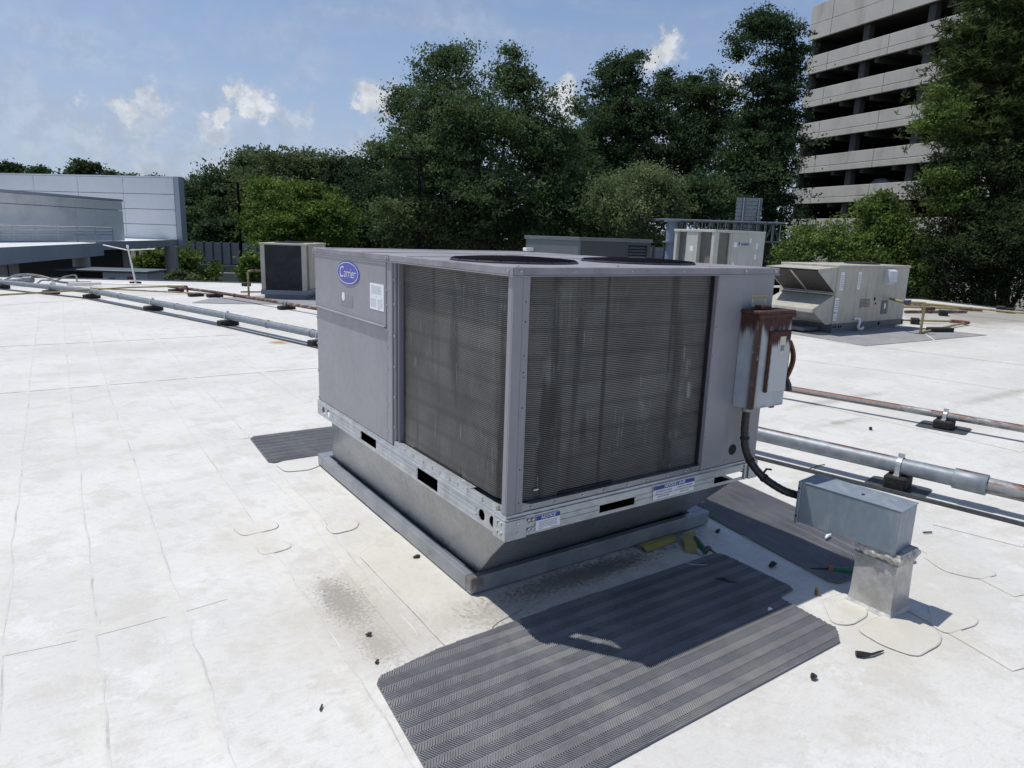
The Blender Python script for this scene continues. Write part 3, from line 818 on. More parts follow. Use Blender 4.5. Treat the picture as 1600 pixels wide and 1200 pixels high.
def plain_walkway(label, pts):
    c = (sum(p[0] for p in pts) / len(pts), sum(p[1] for p in pts) / len(pts))
    b = MB(); b.prism([(x - c[0], y - c[1], .0015) for x, y in pts], (0, 0, .0085))
    o = b.build('walkway_mat', 'far_mat'); o.location = (c[0], c[1], 0)
    return tag(o, label, 'walkway mat', 'grey walkway mats on the roof')
plain_walkway('pale grey walkway mat spread in front of the beige rooftop unit', [(10.870,6.558), (10.653,5.940), (10.513,4.277), (14.799,4.065), (14.6, 5.55), (11.2, 5.55), (10.9, 6.4)])
plain_walkway('pale grey walkway mat spread around the foot of the beige condenser', [(1.226,14.676), (1.759,15.559), (3.141,16.111), (4.9, 16.6), (4.9, 14.2), (3.665,13.343), (2.623,14.000), (1.814,14.295)])

# ------------------------------------------------------------------ the big unit's roof curb and sheet-metal adapter
def curb_mat():
    m, N, b = new_mat('curb_frame_steel')
    v = coords(N, 'World'); n1 = N.noise(v, 5, 6, .6); n2 = N.noise(N.mapped(v, (1, 1, .6)), 24, 6, .7)
    c = N.mix(N.ramp(n1, .35, .65), (.26, .275, .295), (.34, .355, .375))
    q = N.mapped(v, (1 / .055, 1 / .045, 1 / .07), (-.055 / .055, -.35 / .045, -.09 / .07))
    d = N.vmath('LENGTH', q).outputs['Value']
    f = N.ramp(N.math('ADD', d, N.math('MULTIPLY', N.math('SUBTRACT', n2, .5), 2.4)), 1.05, .55)
    c = N.mix(N.math('MULTIPLY', f, .55), c, (.13, .075, .04))
    N.link(c, b.inputs['Base Color']); b.inputs['Metallic'].default_value = .4; b.inputs['Roughness'].default_value = .42
    return m
M['corner_rust'] = curb_mat()
X0, X1, Y0, Y1 = .037, 1.749, .341, 2.570
t = thing('curb_adapter', 'galvanised sheet metal curb adapter with slanting sides under the big grey unit', 'curb adapter', ((X0 + X1) / 2, (Y0 + Y1) / 2, 0))
SB = [(.111, .407), (1.60, .43), (1.60, 2.45), (.109, 2.45)]; ST = [(.004, .004), (1.50, .004), (1.50, 2.154), (.004, 2.154)]
b = MB()
for side in ((X0, X1, Y0, SB[0][1] - .02), (X0, X1, 2.47, Y1), (X0, .09, SB[0][1] - .02, 2.47), (1.62, X1, SB[0][1] - .02, 2.47)):
    b.bbox(*side, .010, .094, .005)
b.build('curb_frame', M['corner_rust'], t, world=True)
b = MB()
b.box(X0 + .02, X1 - .02, Y0 + .02, Y1 - .02, .0012, .012); b.box(.09, 1.62, SB[0][1] - .02, 2.47, .012, .07)
b.build('curb_core', 'dark', t, world=True)
b = MB()
V = [(x, y, .072) for x, y in SB] + [(x, y, .4445) for x, y in ST]
V2 = [(x * .985 + .02, y * .985 + .02, .072) for x, y in SB]
for i in range(4):
    j = (i + 1) % 4
    # each face is a sheet of four strips, faintly dished like thin metal
    p = [Vector(V[i]), Vector(V[j]), Vector(V[j + 4]), Vector(V[i + 4])]
    nrm = (p[1] - p[0]).cross(p[3] - p[0]).normalized()
    g = []
    for a in range(9):
        for c in range(5):
            u, w = a / 8, c / 4
            q = (p[0] * (1 - u) + p[1] * u) * (1 - w) + (p[3] * (1 - u) + p[2] * u) * w
            d = -.010 * math.sin(math.pi * u) * math.sin(math.pi * w) + .003 * math.sin(u * 9) * math.sin(math.pi * w)
            g.append(q + nrm * d)
    b.add(g, [(a * 5 + c, (a + 1) * 5 + c, (a + 1) * 5 + c + 1, a * 5 + c + 1) for a in range(8) for c in range(4)])
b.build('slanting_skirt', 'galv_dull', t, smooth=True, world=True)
b = MB()
b.tube([Vector(SB[0] + (.09,)) + Vector((-.001, -.002, 0)), Vector((.003, .003, .440))], .004, 6)
b.build('corner_seam', 'galv_dull', t, world=True)

# ------------------------------------------------------------------ the big grey packaged unit
UW, UL, ZB, ZT, UH = 1.66, 2.391, .4457, .538, 1.598
U = thing('rooftop_unit', 'big grey rooftop air conditioner in the foreground with blue oval badge and dark wrap-round coil', 'air conditioner', (UW / 2, UL / 2, ZB))
def ub(mb, name, mats, parent=None, smooth=False):
    p = parent if parent is not None else U
    mb.v = [(x - UW / 2, y - UL / 2, z - ZB) for x, y, z in mb.v]
    me = mb.mesh(name, mats)
    if smooth:
        me.polygons.foreach_set('use_smooth', [True] * len(me.polygons)); me.set_sharp_from_angle(angle=math.radians(40))
    return link(name, me, p)
EX, EY, EZ = (1, 0, 0), (0, 1, 0), (0, 0, 1)
# base rail of the badge side (outer face x = -.010)
b = MB()
P_ = lambda u0, u1, **k: b.plate((-.010, 0, 0), EY, EZ, (-1, 0, 0), u0, u1, ZB, ZT, .004, **k)
P_(-.010, .25, octs=[(.175, .490, .028), (.095, .497, .028)]) if False else None
P_(-.010, .060); P_(.060, .128, octs=[(.094, .492, .030)]); P_(.128, .148); P_(.148, .220, octs=[(.184, .492, .030)])
P_(.220, 2.15, rects=[(.603, .828, .455, .521), (1.368, 1.600, .466, .522)])
P_(2.15, 2.225, octs=[(2.186, .492, .030)]); P_(2.225, 2.245); P_(2.245, 2.315, octs=[(2.280, .492, .030)]); P_(2.315, 2.401)
for y0, y1 in ((.23, .598), (.833, 1.36), (1.605, 2.14)):
    b.box(-.0135, -.0102, y0, y1, .474, .482); b.box(-.0135, -.0102, y0, y1, .502, .510)
b.box(-.016, -.0102, -.010, 2.401, ZT - .006, ZT - .0005)
ub(b, 'base_rail', 'galv')
# base rail of the coil end (outer face y = -.010)
b = MB()
b.plate((0, -.010, 0), EX, EZ, (0, -1, 0), -.0058, UW, ZB, ZT, .004, rects=[(.517, .742, .462, .500), (1.320, 1.556, .462, .497)])
for x0, x1 in ((.11, .512), (.748, 1.315)):
    b.box(x0, x1, -.0138, -.0102, .472, .479); b.box(x0, x1, -.0138, -.0102, .497, .504)
b.box(.517, .742, -.003, .04, .4975, .500); b.box(-.012, UW, -.015, -.0102, ZT - .006, ZT - .0005)
ub(b, 'base_rail', 'galv')
b = MB()
b.plate((UW, 0, 0), EY, EZ, (1, 0, 0), -.006, 2.401, ZB, ZT, .004); b.plate((0, 2.401, 0), EX, EZ, (0, 1, 0), -.006, UW - .004, ZB, ZT, .004, rects=[(.05, .13, .47, .52)])
ub(b, 'base_rail', 'galv')
b = MB()   # folded corner bracket with its bolts
b.box(-.018, .085, -.0185, -.0142, ZB - .003, ZT - .008); b.box(-.0185, -.0142, -.0142, .075, ZB - .003, ZT - .008)
b.box(.085, .092, -.0185, -.012, ZB - .003, ZT - .008)
br = ub(b, 'corner_bracket', 'galv')
b = MB()
for z in (.470, .515):
    for x in (.108, .132): b.lathe([(.0085, 0), (.0085, .004), (.004, .0055), (0, .0055)], (x, -.0138, z), 8, axis='y')
    b.lathe([(.0075, 0), (.006, .003), (0, .003)], (.045, -.0186, z), 8, axis='y')
    for y in (.015, .045): b.lathe([(.0085, 0), (.0085, -.004), (0, -.0055)], (-.0187, y, z), 8, axis='x')
tag(ub(b, 'bolt', 'screw', br), kind='stuff')
b = MB(); b.box(1.595, UW + .006, -.0185, -.0142, ZB - .002, ZT + .004); b.box(UW + .0005, UW + .006, -.0142, .06, ZB - .002, ZT + .004)
b.box(1.560, 1.572, -.0165, -.0142, ZB, ZT); ub(b, 'corner_bracket', 'galv')
# base pan and its edges
b = MB(); b.box(-.006, UW, -.006, 2.395, ZT + .0005, ZT + .014)
ub(b, 'base_pan', 'galv')
b = MB()
b.box(.000, .012, .07, 1.135, ZT + .0145, .574); b.box(.000, .030, .30, 1.135, .5745, .579)
ub(b, 'pan_flange', 'galv')
b = MB()
b.box(.085, 1.212, .002, .010, ZT + .0145, .580); b.box(.085, 1.212, .010, .035, .574, .5785)
ub(b, 'pan_flange', 'galv_dull')
# access panels on the badge side, with shut lines
b = MB(); b.bbox(-.004, .02, 1.216, 2.384, .5535, 1.200, .003)
ub(b, 'access_panel', 'unit_paint')
b = MB()
b.bbox(-.010, .02, 1.216, 2.384, 1.212, 1.5635, .003); b.prism([(-.010, 1.216, 1.2135), (-.024, 1.216, 1.209), (-.024, 1.216, 1.205), (-.004, 1.216, 1.2025), (.0, 1.216, 1.2135)], (0, 1.168, 0))
up = ub(b, 'access_panel', 'unit_paint')
# badge: white-rimmed blue oval
def oval(cy, cz, ry, rz, x0, x1, name, mat, parent, n=36):
    bb = MB()
    P = [(x0, cy + ry * math.cos(2 * math.pi * k / n), cz + rz * math.sin(2 * math.pi * k / n)) for k in range(n)]
    bb.prism(P, (x1 - x0, 0, 0)); return ub(bb, name, mat, parent)
bd = oval(1.770, 1.466, .182, .071, -.0105, -.0145, 'badge', 'badge_blue', U)
ring = MB(); n = 40
pts = []
for ry, rz in ((.172, .0645), (.166, .0610)):
    pts += [(-.0152, 1.770 + ry * math.cos(2 * math.pi * k / n), 1.466 + rz * math.sin(2 * math.pi * k / n)) for k in range(n)]
ring.add(pts, [(k, (k + 1) % n, (k + 1) % n + n, k + n) for k in range(n)])
ub(ring, 'badge_ring', 'badge_white', bd)
def utext(name, body, size, mat, parent, o, eu, ev, **k):
    return text(name, body, size, mat, parent, (o[0] - UW / 2, o[1] - UL / 2, o[2] - ZB), eu, ev, **k)
utext('lettering', 'C', .098, 'badge_white', bd, (-.0150, 1.874, 1.466), (0, -1, 0), EZ, shear=.22, sx=.98, bold=-.0012)
utext('lettering', 'arrier', .082, 'badge_white', bd, (-.0150, 1.738, 1.464), (0, -1, 0), EZ, shear=.22, sx=1.0, bold=-.0012)
oval(1.852, 1.318, .024, .026, -.0105, -.0125, 'label_dot', 'white_label', U, 20)
b = MB(); b.box(-.0112, -.0104, 1.70, 1.90, 1.262, 1.33)
ub(b, 'adhesive_mark', 'patch_grey')
b = MB(); b.box(-.0120, -.0104, 1.240, 1.432, 1.288, 1.434)
lb = ub(b, 'spec_label', 'white_label')
b = MB()
rows = [(.02, .16, .130 - .008 * k, .003) for k in range(6)] + [(.015, .085, .058 - .007 * k, .0024) for k in range(7)] + [(.105, .175, .058 - .007 * k, .0024) for k in range(7)]
rows += [(.015, .025, .078, .006), (.085, .095, .072, .006), (.16, .17, .068, .006), (.11, .14, .006, .006)]
lines(b, (-.0121, 1.432, 1.288), (0, -1, 0), EZ, (-1, 0, 0), rows)
ub(b, 'small_print', 'faint_print', lb)
# posts between panel and coil
b = MB(); b.bbox(-.006, .03, 1.147, 1.2145, .5535, 1.5635, .004); ub(b, 'side_post', 'unit_paint')
b = MB(); b.box(.022, .040, 1.098, 1.1465, .5795, 1.5635); b.bbox(.004, .022, 1.128, 1.1465, .5795, 1.5635, .003); b.box(.010, .022, 1.094, 1.100, .5795, 1.5635)
ub(b, 'post_channel', 'unit_paint')
# coil: dark depth with thin fins bent round the corner
def coil_path(off):
    """plan of the coil's outer face, off = inset from it"""
    P = [(.036 + off, 1.094)]
    R = .135 - off; cx = cy = .171
    for k in range(9):
        a = math.pi + k * math.pi / 16
        P.append((cx + R * math.cos(a), cy + R * math.sin(a)))
    P.append((1.208, .036 + off))
    return P
b = MB(); pp = coil_path(.0050); m_ = len(pp)
b.add([(x, y, .5795) for x, y in pp] + [(x, y, 1.5635) for x, y in pp], [(i, i + 1, i + 1 + m_, i + m_) for i in range(m_ - 1)])
ub(b, 'coil', 'coil_back')
coil = U.children[-1]
b = MB(); nrow = 116; z = .583
op = coil_path(0); ip = coil_path(.0045)
for k in range(nrow):
    zz = .583 + (1.558 - .583) * k / (nrow - 1); h = .0023 + random.uniform(-.0003, .0003)
    vs = [(x, y, zz + h) for x, y in ip] + [(x, y, zz + h * .6) for x, y in op] + [(x, y, zz - h * .6) for x, y in op] + [(x, y, zz - h) for x, y in ip]
    b.add(vs, [(r * m_ + i, r * m_ + m_ + i, r * m_ + m_ + i + 1, r * m_ + i + 1) for r in range(3) for i in range(m_ - 1)])
tag(ub(b, 'coil_fin', 'coil', coil), kind='stuff')
for q_ in ((.30, .62, .028, .033, .579, .596), (1.205, 1.214, .02, .04, .58, 1.5635), (.029, .034, .45, .95, .579, .592)):
    b = MB(); b.box(*q_); ub(b, 'foam_strip', 'dark')
b = MB(); b.box(.158, .182, .024, .030, .628, .633); ub(b, 'fin_tag', 'white_label')
# corner post
b = MB()
b.bbox(-.006, .040, -.006, .003, .5535, 1.5635, .002); b.bbox(-.006, .003, .0032, .034, .5535, 1.5635, .002)
b.bbox(.0405, .078, -.003, .005, .5535, 1.5635, .002); b.box(.003, .078, .0052, .010, .5535, 1.5635)
cp = ub(b, 'corner_post', 'unit_paint')
b = MB()
for z in (.60, .75, 1.02, 1.15, 1.17, 1.24, 1.38, 1.46): b.lathe([(.0035, 0), (0, .0002)], (.058, -.0033, z), 8, axis='y')
tag(ub(b, 'screw_hole', 'dark', cp), kind='stuff')
# plain end panels
b = MB(); b.bbox(1.2145, UW - .002, -.004, .03, .5535, 1.5635, .003); ep = ub(b, 'end_panel', 'unit_paint')
b = MB(); b.bbox(UW - .03, UW + .002, .0305, 2.384, .5535, 1.5635, .003); b.bbox(.0, UW - .0305, 2.385, 2.395, .5535, 1.5635, .003); ub(b, 'end_panel', 'unit_paint')
b = MB(); b.lathe([(.030, 0), (.030, .002), (0, .0025)], (1.452, -.0042, .632), 16, axis='y'); ub(b, 'hole_plug', 'dark')
b = MB(); b.box(1.485, 1.605, -.0055, -.0042, 1.400, 1.456); wl = ub(b, 'warning_label', 'cream_sticker')
b = MB(); b.box(1.487, 1.603, -.0062, -.0056, 1.440, 1.453); ub(b, 'label_band', 'card', wl)
b = MB(); lines(b, (1.485, -.0056, 1.408), EX, EZ, (0, -1, 0), [(.01, .11, .028 - .006 * k, .0022) for k in range(5)]); ub(b, 'small_print', 'print', wl)
# inside and lid
b = MB(); b.box(.20, 1.60, .20, 2.36, ZT + .015, 1.563); ub(b, 'inner_casing', 'dark')
b = MB()
b.bbox(-.014, UW + .018, -.014, 2.407, 1.5645, UH, .003)
for k in range(1, 4): b.box(-.008, UW + .012, 2.407 * k / 4 + .35, 2.407 * k / 4 + .356, UH, UH + .002)
cap = ub(b, 'top_cap', 'unit_top')
b = MB()
b.box(-.0165, -.0142, 1.165, 1.178, 1.566, 1.597); b.box(-.0165, -.0142, 1.190, 1.203, 1.566, 1.597)
b.box(-.0165, -.0142, -.012, .030, 1.5665, 1.597); b.box(-.012, .03, -.0165, -.0142, 1.5665, 1.597)
b.box(-.017, UW + .02, -.017, -.0145, 1.5600, 1.5650); b.box(-.017, -.0145, -.014, 2.407, 1.5600, 1.5650)
ub(b, 'cap_trim', 'unit_paint', cap)
# screws and screw tips
b = MB()
def scr(x, y, z, ax, sg=-1, r=.0065):
    b.lathe([(r, 0), (r, .003), (r * .5, .0055), (0, .0055)] if ax == 'y' else [(r, 0), (r, -.003), (r * .5, -.0055), (0, -.0055)], (x, y, z), 7, axis=ax)
for z in (.62, .78, .98, 1.10, 1.19, 1.33, 1.41): scr(-.0062, 1.205, z, 'x')
for z in (.66, .83, 1.0, 1.17, 1.34, 1.47): scr(.0035, 1.135, z, 'x')
for y in (1.32, 1.50, 1.72, 1.95, 2.2): scr(-.0164, y, .5495, 'x', r=.005)
for z in (.57, .76, .95, 1.13, 1.22, 1.39): scr(-.0045, 2.378, z, 'x', r=.008)
for z in (.60, .73, .88, 1.02, 1.16, 1.30, 1.43): scr(1.226, -.0045, z, 'y', r=.005)
for x in (.13, .26, .42, .55, .70, .83, .97, 1.10): scr(x, .0015, .566, 'y', r=.006)
for x in (1.26, 1.40): scr(x, -.0045, .575, 'y', r=.005)
for x in (.02, 1.40, 1.64): scr(x, -.0168, 1.582, 'y', r=.007)
for y in (.02, 1.172, 1.196, 2.39): scr(-.0168, y, 1.582, 'x', r=.007)
for x in (.30, .62, .95): b.lathe([(.004, 0), (0, .001)], (x, -.0145, 1.581), 7, axis='y')
for y in (.08, .20, .33, .42, .50, .60, .68, .78, .90, 1.0, 1.1): scr(-.0008, y, .562, 'x', r=.005)
for x, y in ((.05, .05), (.6, .06), (1.2, .05), (1.62, .06), (.04, .9), (.04, 1.5), (.05, 2.2), (.8, .9), (1.62, .9)):
    b.lathe([(.006, 0), (.006, .004), (0, .006)], (x, y, UH), 7)
tag(ub(b, 'screw', 'screw'), kind='stuff')
# notices on the coil-end rail
def notice(x0, x1, z0, z1, head, cols):
    b = MB(); b.box(x0, x1, -.0152, -.0140, z0, z1); s = ub(b, 'notice_label', 'white_label')
    hz = z1 - (z1 - z0) * .32
    b = MB(); b.box(x0 + .0015, x1 - .0015, -.0158, -.0153, hz, z1 - .0015); ub(b, 'header_band', 'blue_print', s)
    utext('lettering', head, (z1 - z0) * .30, 'white_label', s, ((x0 + x1) / 2, -.0160, (hz + z1) / 2 - .0005), EX, EZ, shear=.2, bold=.0003, sx=1.05)
    return s, hz
s, hz = notice(.145, .280, .4575, .526, 'NOTICE', 1)
b = MB(); lines(b, (.145, -.0153, .4575), EX, EZ, (0, -1, 0), [(.018, .118, .036 - .0075 * k, .0022) for k in range(4)] + [(.018, .04, .006, .0022), (.085, .118, .004, .002)]); ub(b, 'small_print', 'print', s)
s, hz = notice(.862, 1.158, .4600, .5325, 'NOTICE / AVIS', 2)
for i, (cx, rows) in enumerate(((.935, ('USE MINIMUM 42 INCH', '(1067 mm) LONG FORKS', 'FROM THIS SIDE')), (1.085, ('UTILISER AU MINIMUM', 'UNE FOURCHE DE 1067 mm', 'DE CE COTE')))):
    for k, ln in enumerate(rows):
        utext('lettering', ln, .0125, 'print', s, (cx, -.0155, hz - .011 - .0135 * k), EX, EZ, shear=.15, sx=.92)
b = MB(); b.box(1.0095, 1.0105, -.0156, -.0153, .465, hz - .003); ub(b, 'divider_line', 'print', s)
# condenser fans under wire guards
def fan(cx, cy):
    b = MB()
    b.lathe([(.308, 0), (.308, .004), (.298, .009), (.288, .011), (.280, .007), (.278, .001)], (cx, cy, UH + .0008), 40)
    f = ub(b, 'fan_ring', 'fan_black', smooth=True)
    b = MB(); b.lathe([(.279, 0), (0, 0)], (cx, cy, UH + .0012), 40); ub(b, 'fan_well', 'dark', f)
    b = MB()
    def dome(r): return UH + .0125 + .012 * (1 - (r / .30) ** 2)
    for k in range(18):
        r = .03 + .0155 * k
        b.tube([(cx + r * math.cos(a), cy + r * math.sin(a), dome(r)) for a in (2 * math.pi * j / 36 for j in range(37))], .0019, 4, cap=False)
    for k in range(16):
        a = 2 * math.pi * k / 16
        b.tube([(cx + r * math.cos(a), cy + r * math.sin(a), dome(r) - .002) for r in (.02, .12, .22, .303)], .0022, 4)
    tag(ub(b, 'guard_wire', 'wire_black', f), kind='stuff')
    b = MB(); b.lathe([(.262, .002), (.255, .010), (.18, .017), (.09, .020), (0, .0205)], (cx, cy, UH), 40); ub(b, 'fan_shroud', 'fan_black', f, smooth=True)
    b = MB()
    b.lathe([(.055, 0), (.055, .006), (.04, .008), (0, .008)], (cx, cy, UH + .0208), 16)
    ub(b, 'motor_hub', 'black', f)
fan(.335, .50); fan(1.145, .50)

# ------------------------------------------------------------------ rusty switch box on the end panel
sx0, sz0, sw, sh, sd = 1.410, .882, .272, .490, .115
S = thing('disconnect_switch', 'rust-streaked electrical disconnect switch box fixed to the end of the big unit', 'switch box', (sx0, -.0045, sz0))
b = MB(); b.bbox(0, sw, -sd, 0, 0, sh, .003); b.build('enclosure', 'rust_box', S)
b = MB(); b.bbox(-.008, sw + .010, -sd - .012, .0, sh + .0005, sh + .018, .004); b.prism([(-.008, -sd - .012, sh + .0), (-.008, -sd - .0005, sh), (-.008, -sd - .0005, sh - .018), (-.008, -sd - .012, sh - .018)], (sw + .018, 0, 0))
b.bbox(.06, .13, -.085, -.03, sh + .0185, sh + .040, .003)
b.build('rain_lid', surf('rusted_lid', (.075, .034, .026), .85, var=.5, scale=30, bump=.4), S)
b = MB()
b.bbox(.082, .252, -sd - .020, -sd - .0005, .085, .405, .006)
cv = b.build('raised_cover', 'rust_cover', S)
b = MB(); b.box(.158, .205, -sd - .0212, -sd - .0202, .285, .375); b.build('aged_label', 'cream_sticker', cv)
b = MB(); b.box(.166, .197, -sd - .0216, -sd - .0213, .30, .33); b.build('small_print', 'print', cv)
b = MB(); b.lathe([(.034, 0), (.033, -.0012), (0, -.0012)], (-.0002, -.055, .060), 20, axis='x'); b.build('knockout', 'rust_box', S)
b = MB()
arc = [(sw + .014 + .046 * math.sin(math.pi * u) + .014 * u, -.112, .345 - .20 * u) for u in [k / 10 for k in range(11)]]
for i in range(10):
    a, c = Vector(arc[i]), Vector(arc[i + 1])
    b.prism([a + Vector((-.008, 0, 0)), c + Vector((-.008, 0, 0)), c + Vector((.008, 0, 0)), a + Vector((.008, 0, 0))], (0, .022, 0))
b.box(sw + .0003, sw + .014, -.112, -.045, .17, .345)
hd = b.build('handle', surf('rusted_lever', (.13, .06, .03), .8, var=.4, scale=30), S)
b = MB(); b.tube([(sw + .020, -.102, .155), (sw + .034, -.104, .125), (sw + .046, -.106, .100), (sw + .052, -.108, .072)], [.010, .013, .016, .017], 8); b.build('handle_grip', 'black', hd)
b = MB(); b.box(.185, .215, -sd + .01, -sd + .03, -.012, -.0005); b.lathe([(.006, 0), (.004, -.012), (0, -.014)], (.06, -.05, -.0005), 8); b.build('drain_stub', 'black', S)

b = MB()
path = catmull([(1.468, -.056, .905), (1.466, -.058, .86), (1.462, -.062, .75), (1.470, -.085, .63), (1.515, -.150, .525), (1.585, -.235, .458), (1.650, -.295, .432), (1.672, -.328, .428)], 8)
b.tube(path, [.0205 + .0012 * (i % 2) for i in range(len(path))], 12)
cd = thing('flexible_conduit', 'black flexible electrical conduit drooping from the rusty switch box to the bent junction box', 'conduit', tuple(path[0]))
b.build('hose', 'black', cd, world=True)
for q_ in ([(1.468, -.056, .8815), (1.467, -.057, .855)], [path[-3], path[-8]]):
    b = MB(); b.tube(q_, .026, 10); b.build('hose_fitting', 'galv_dull', cd, world=True)
for i in (18, 26, 33):
    b = MB(); b.tube([path[i], path[i + 1]], .0245, 8); b.build('tape_wrap', 'rubber', cd, world=True)
b = MB(); b.tube([path[33] + Vector((0, 0, .018)), path[33] + Vector((.01, -.01, .045)), path[33] + Vector((.05, -.01, .035))], .006, 6); b.build('tape_end', 'rubber', cd, world=True)

# ------------------------------------------------------------------ bent junction box on its pedestal
J = thing('junction_box', 'blue-grey sheet metal junction box bent over a silver flashed pedestal', 'junction box', (1.648, -.838, .001), .02)
b = MB(); R = Matrix.Rotation(.085, 4, 'Z')
b.bbox(-.014, .176, .014, .492, .318, .532, .003, R=R); b.bbox(-.018, .180, .4925, .510, .308, .538, .003, R=R)
b.box(-.016, .178, .010, .4922, .5325, .5365, R=R)
arm = b.build('box_arm', surf('weathered_blue_grey_box', (.225, .27, .315), .45, metal=.1, var=.08, scale=4, stain=(.36, .38, .39), stain_amt=.5, stain_scale=6, stretch=(3, 3, .7)), J)
b = MB()
for z in (.35, .50): b.lathe([(.006, 0), (.006, -.002), (0, -.0025)], tuple(R @ Vector((-.0185, .501, z))), 8, axis='x')
b.lathe([(.008, 0), (.008, .003), (0, .004)], tuple(R @ Vector((.06, .22, .537))), 8)
b.build('screw', 'dark', arm)
b = MB()   # silver pedestal, a little splayed at the foot
lv = [(0, .022, .018), (.018, .008, .008), (.06, .004, .004), (.16, .002, .002), (.30, .0, .0)]
w_, l_ = .160, .195
vs = []; 
for z, ex, ey in lv:
    vs += [(-ex, -ey, z), (w_ + ex, -ey, z), (w_ + ex, l_ + ey, z), (-ex, l_ + ey, z)]
b.add(vs, [(i * 4 + k, i * 4 + (k + 1) % 4, i * 4 + 4 + (k + 1) % 4, i * 4 + 4 + k) for i in range(len(lv) - 1) for k in range(4)])
b.build('pedestal', surf('silver_coated_flashing', (.50, .495, .48), .42, metal=.35, var=.16, scale=7, stain=(.33, .32, .29), stain_amt=.6, stain_scale=5, bump=.25, bump_scale=14), J)
b = MB(); b.box(-.006, w_ + .006, -.008, l_ + .006, .262, .283)
b.build('drip_band', 'galv_dull', J)
b = MB(); ns, vs = 72, []
for i in range(7):
    h = i / 6
    for k in range(ns):
        s_ = k / ns * 4; e = int(s_); f = s_ - e
        c4 = [(-.004, -.006), (w_ + .004, -.006), (w_ + .004, l_ + .004), (-.004, l_ + .004)]
        x = c4[e][0] * (1 - f) + c4[(e + 1) % 4][0] * f; y = c4[e][1] * (1 - f) + c4[(e + 1) % 4][1] * f
        d = Vector((x - w_ / 2, y - l_ / 2, 0)).normalized()
        o_ = (.004 + .012 * math.sin(math.pi * min(1, h * 1.15))) * (1 + .25 * math.sin(k * .9 + i) + .18 * math.sin(k * 2.3 - i * .7)) + random.uniform(-.0012, .0012)
        vs.append((x + d.x * o_, y + d.y * o_, .272 + .050 * h + (.005 * math.sin(k * .7) + .004 * math.sin(k * 1.9) if i == 0 else 0)))
b.add(vs, [(i * ns + k, i * ns + (k + 1) % ns, (i + 1) * ns + (k + 1) % ns, (i + 1) * ns + k) for i in range(6) for k in range(ns)])
b.box(-.008, w_ + .008, -.010, l_ + .008, .284, .3175)
b.build('sealant_bead', 'sealant', J, smooth=True)

# ------------------------------------------------------------------ pipes across the roof, with their support blocks
def support(label, loc, yaw, pipe_r, pipe_h, size=(.30, .13, .085), mat_pad=False, group='rubber pipe support blocks on the roof', clamp=True):
    s = thing('pipe_support', label, 'pipe support', (loc[0], loc[1], .0015), yaw, group)
    lx, ly, lz = size
    b = MB(); b.bbox(-lx / 2, lx / 2, -ly / 2, ly / 2, .004 if mat_pad else 0, lz, .012); b.build('rubber_block', 'rubber', s)
    if mat_pad:
        b = MB(); P = round_poly([(-lx * .8, -ly * 1.35), (lx * .8, -ly * 1.35), (lx * .8, ly * 1.35), (-lx * .8, ly * 1.35)], 2)
        b.prism([(x, y, 0) for x, y in P], (0, 0, .0035)); b.build('pad', 'darkgrey', s)
    if clamp:
        b = MB(); b.box(-lx * .42, lx * .42, -.02, .02, lz + .0005, max(lz + .012, pipe_h - pipe_r - .002)); b.build('strut', 'galv', s)
        b = MB()
        r = pipe_r + .003
        arc = [(r * math.cos(a), 0, pipe_h + r * math.sin(a)) for a in (math.pi * k / 10 for k in range(11))]
        P0 = [(-r, 0, lz + .012)] ; P1 = [(r, 0, lz + .012)]
        full = P1 + arc + P0
        for i in range(len(full) - 1):
            a, c = Vector(full[i]), Vector(full[i + 1]); d = (c - a); nrm = Vector((-d.z, 0, d.x)).normalized() * .003
            b.prism([a + Vector((0, -.016, 0)), c + Vector((0, -.016, 0)), c + Vector((0, .016, 0)), a + Vector((0, .016, 0))], -nrm)
        b.box(-.012, .012, -.02, .02, pipe_h + r + .003, pipe_h + r + .026)
        b.build('pipe_clamp', 'galv', s)
    return s

# big galvanised pipe: plan centre line
BP_R, BP_H = .060, .170
BP = [(-3.45, 20.6), (-2.3, 19.15), (-.62, 16.25), (.33, 13.20), (1.14, 10.55), (1.86, 7.80), (3.52, .12), (3.95, -1.9), (4.6, -5.2)]
bp = thing('galvanised_pipe', 'big galvanised pipe running across the roof behind the big grey unit', 'pipe', (1.86, 7.8, BP_H))
b = MB(); b.tube([(x, y, BP_H) for x, y in BP[:6]] + [(3.30, 1.15, BP_H), (3.615, -.30, BP_H)], BP_R, 16); b.build('pipe_run', 'galv_pipe', bp, smooth=True, world=True)
b = MB(); b.tube([(3.628, -.36, BP_H), (3.95, -1.9, BP_H), (4.6, -5.2, BP_H)], BP_R * .93, 16); b.build('pipe_run', 'mixed_pipe', bp, smooth=True, world=True)
def along(pl, d0):
    """point and direction on a plan polyline at y = d0"""
    for (xa, ya), (xb, yb) in zip(pl, pl[1:]):
        if yb <= d0 <= ya or ya <= d0 <= yb:
            f = (d0 - ya) / (yb - ya); return xa + (xb - xa) * f, math.atan2(yb - ya, xb - xa) + math.pi / 2
    return pl[-1][0], 0
def sleeve(y, w, r, z, pl, parent, mat='galv_pipe'):
    x, a = along(pl, y); u = Vector((math.sin(a), -math.cos(a), 0))
    b = MB(); c = Vector((x, y, z)); b.tube([c - u * w / 2, c - u * (w / 2 - .004), c + u * (w / 2 - .004), c + u * w / 2], [r * .96, r, r, r * .96], 16)
    b.build('pipe_coupling', mat, parent, smooth=True, world=True)
BPX = BP[:6] + [(3.30, 1.15), (3.615, -.30), (3.628, -.36), (3.95, -1.9)]
sleeve(-.33, .20, .072, BP_H, BPX, bp)
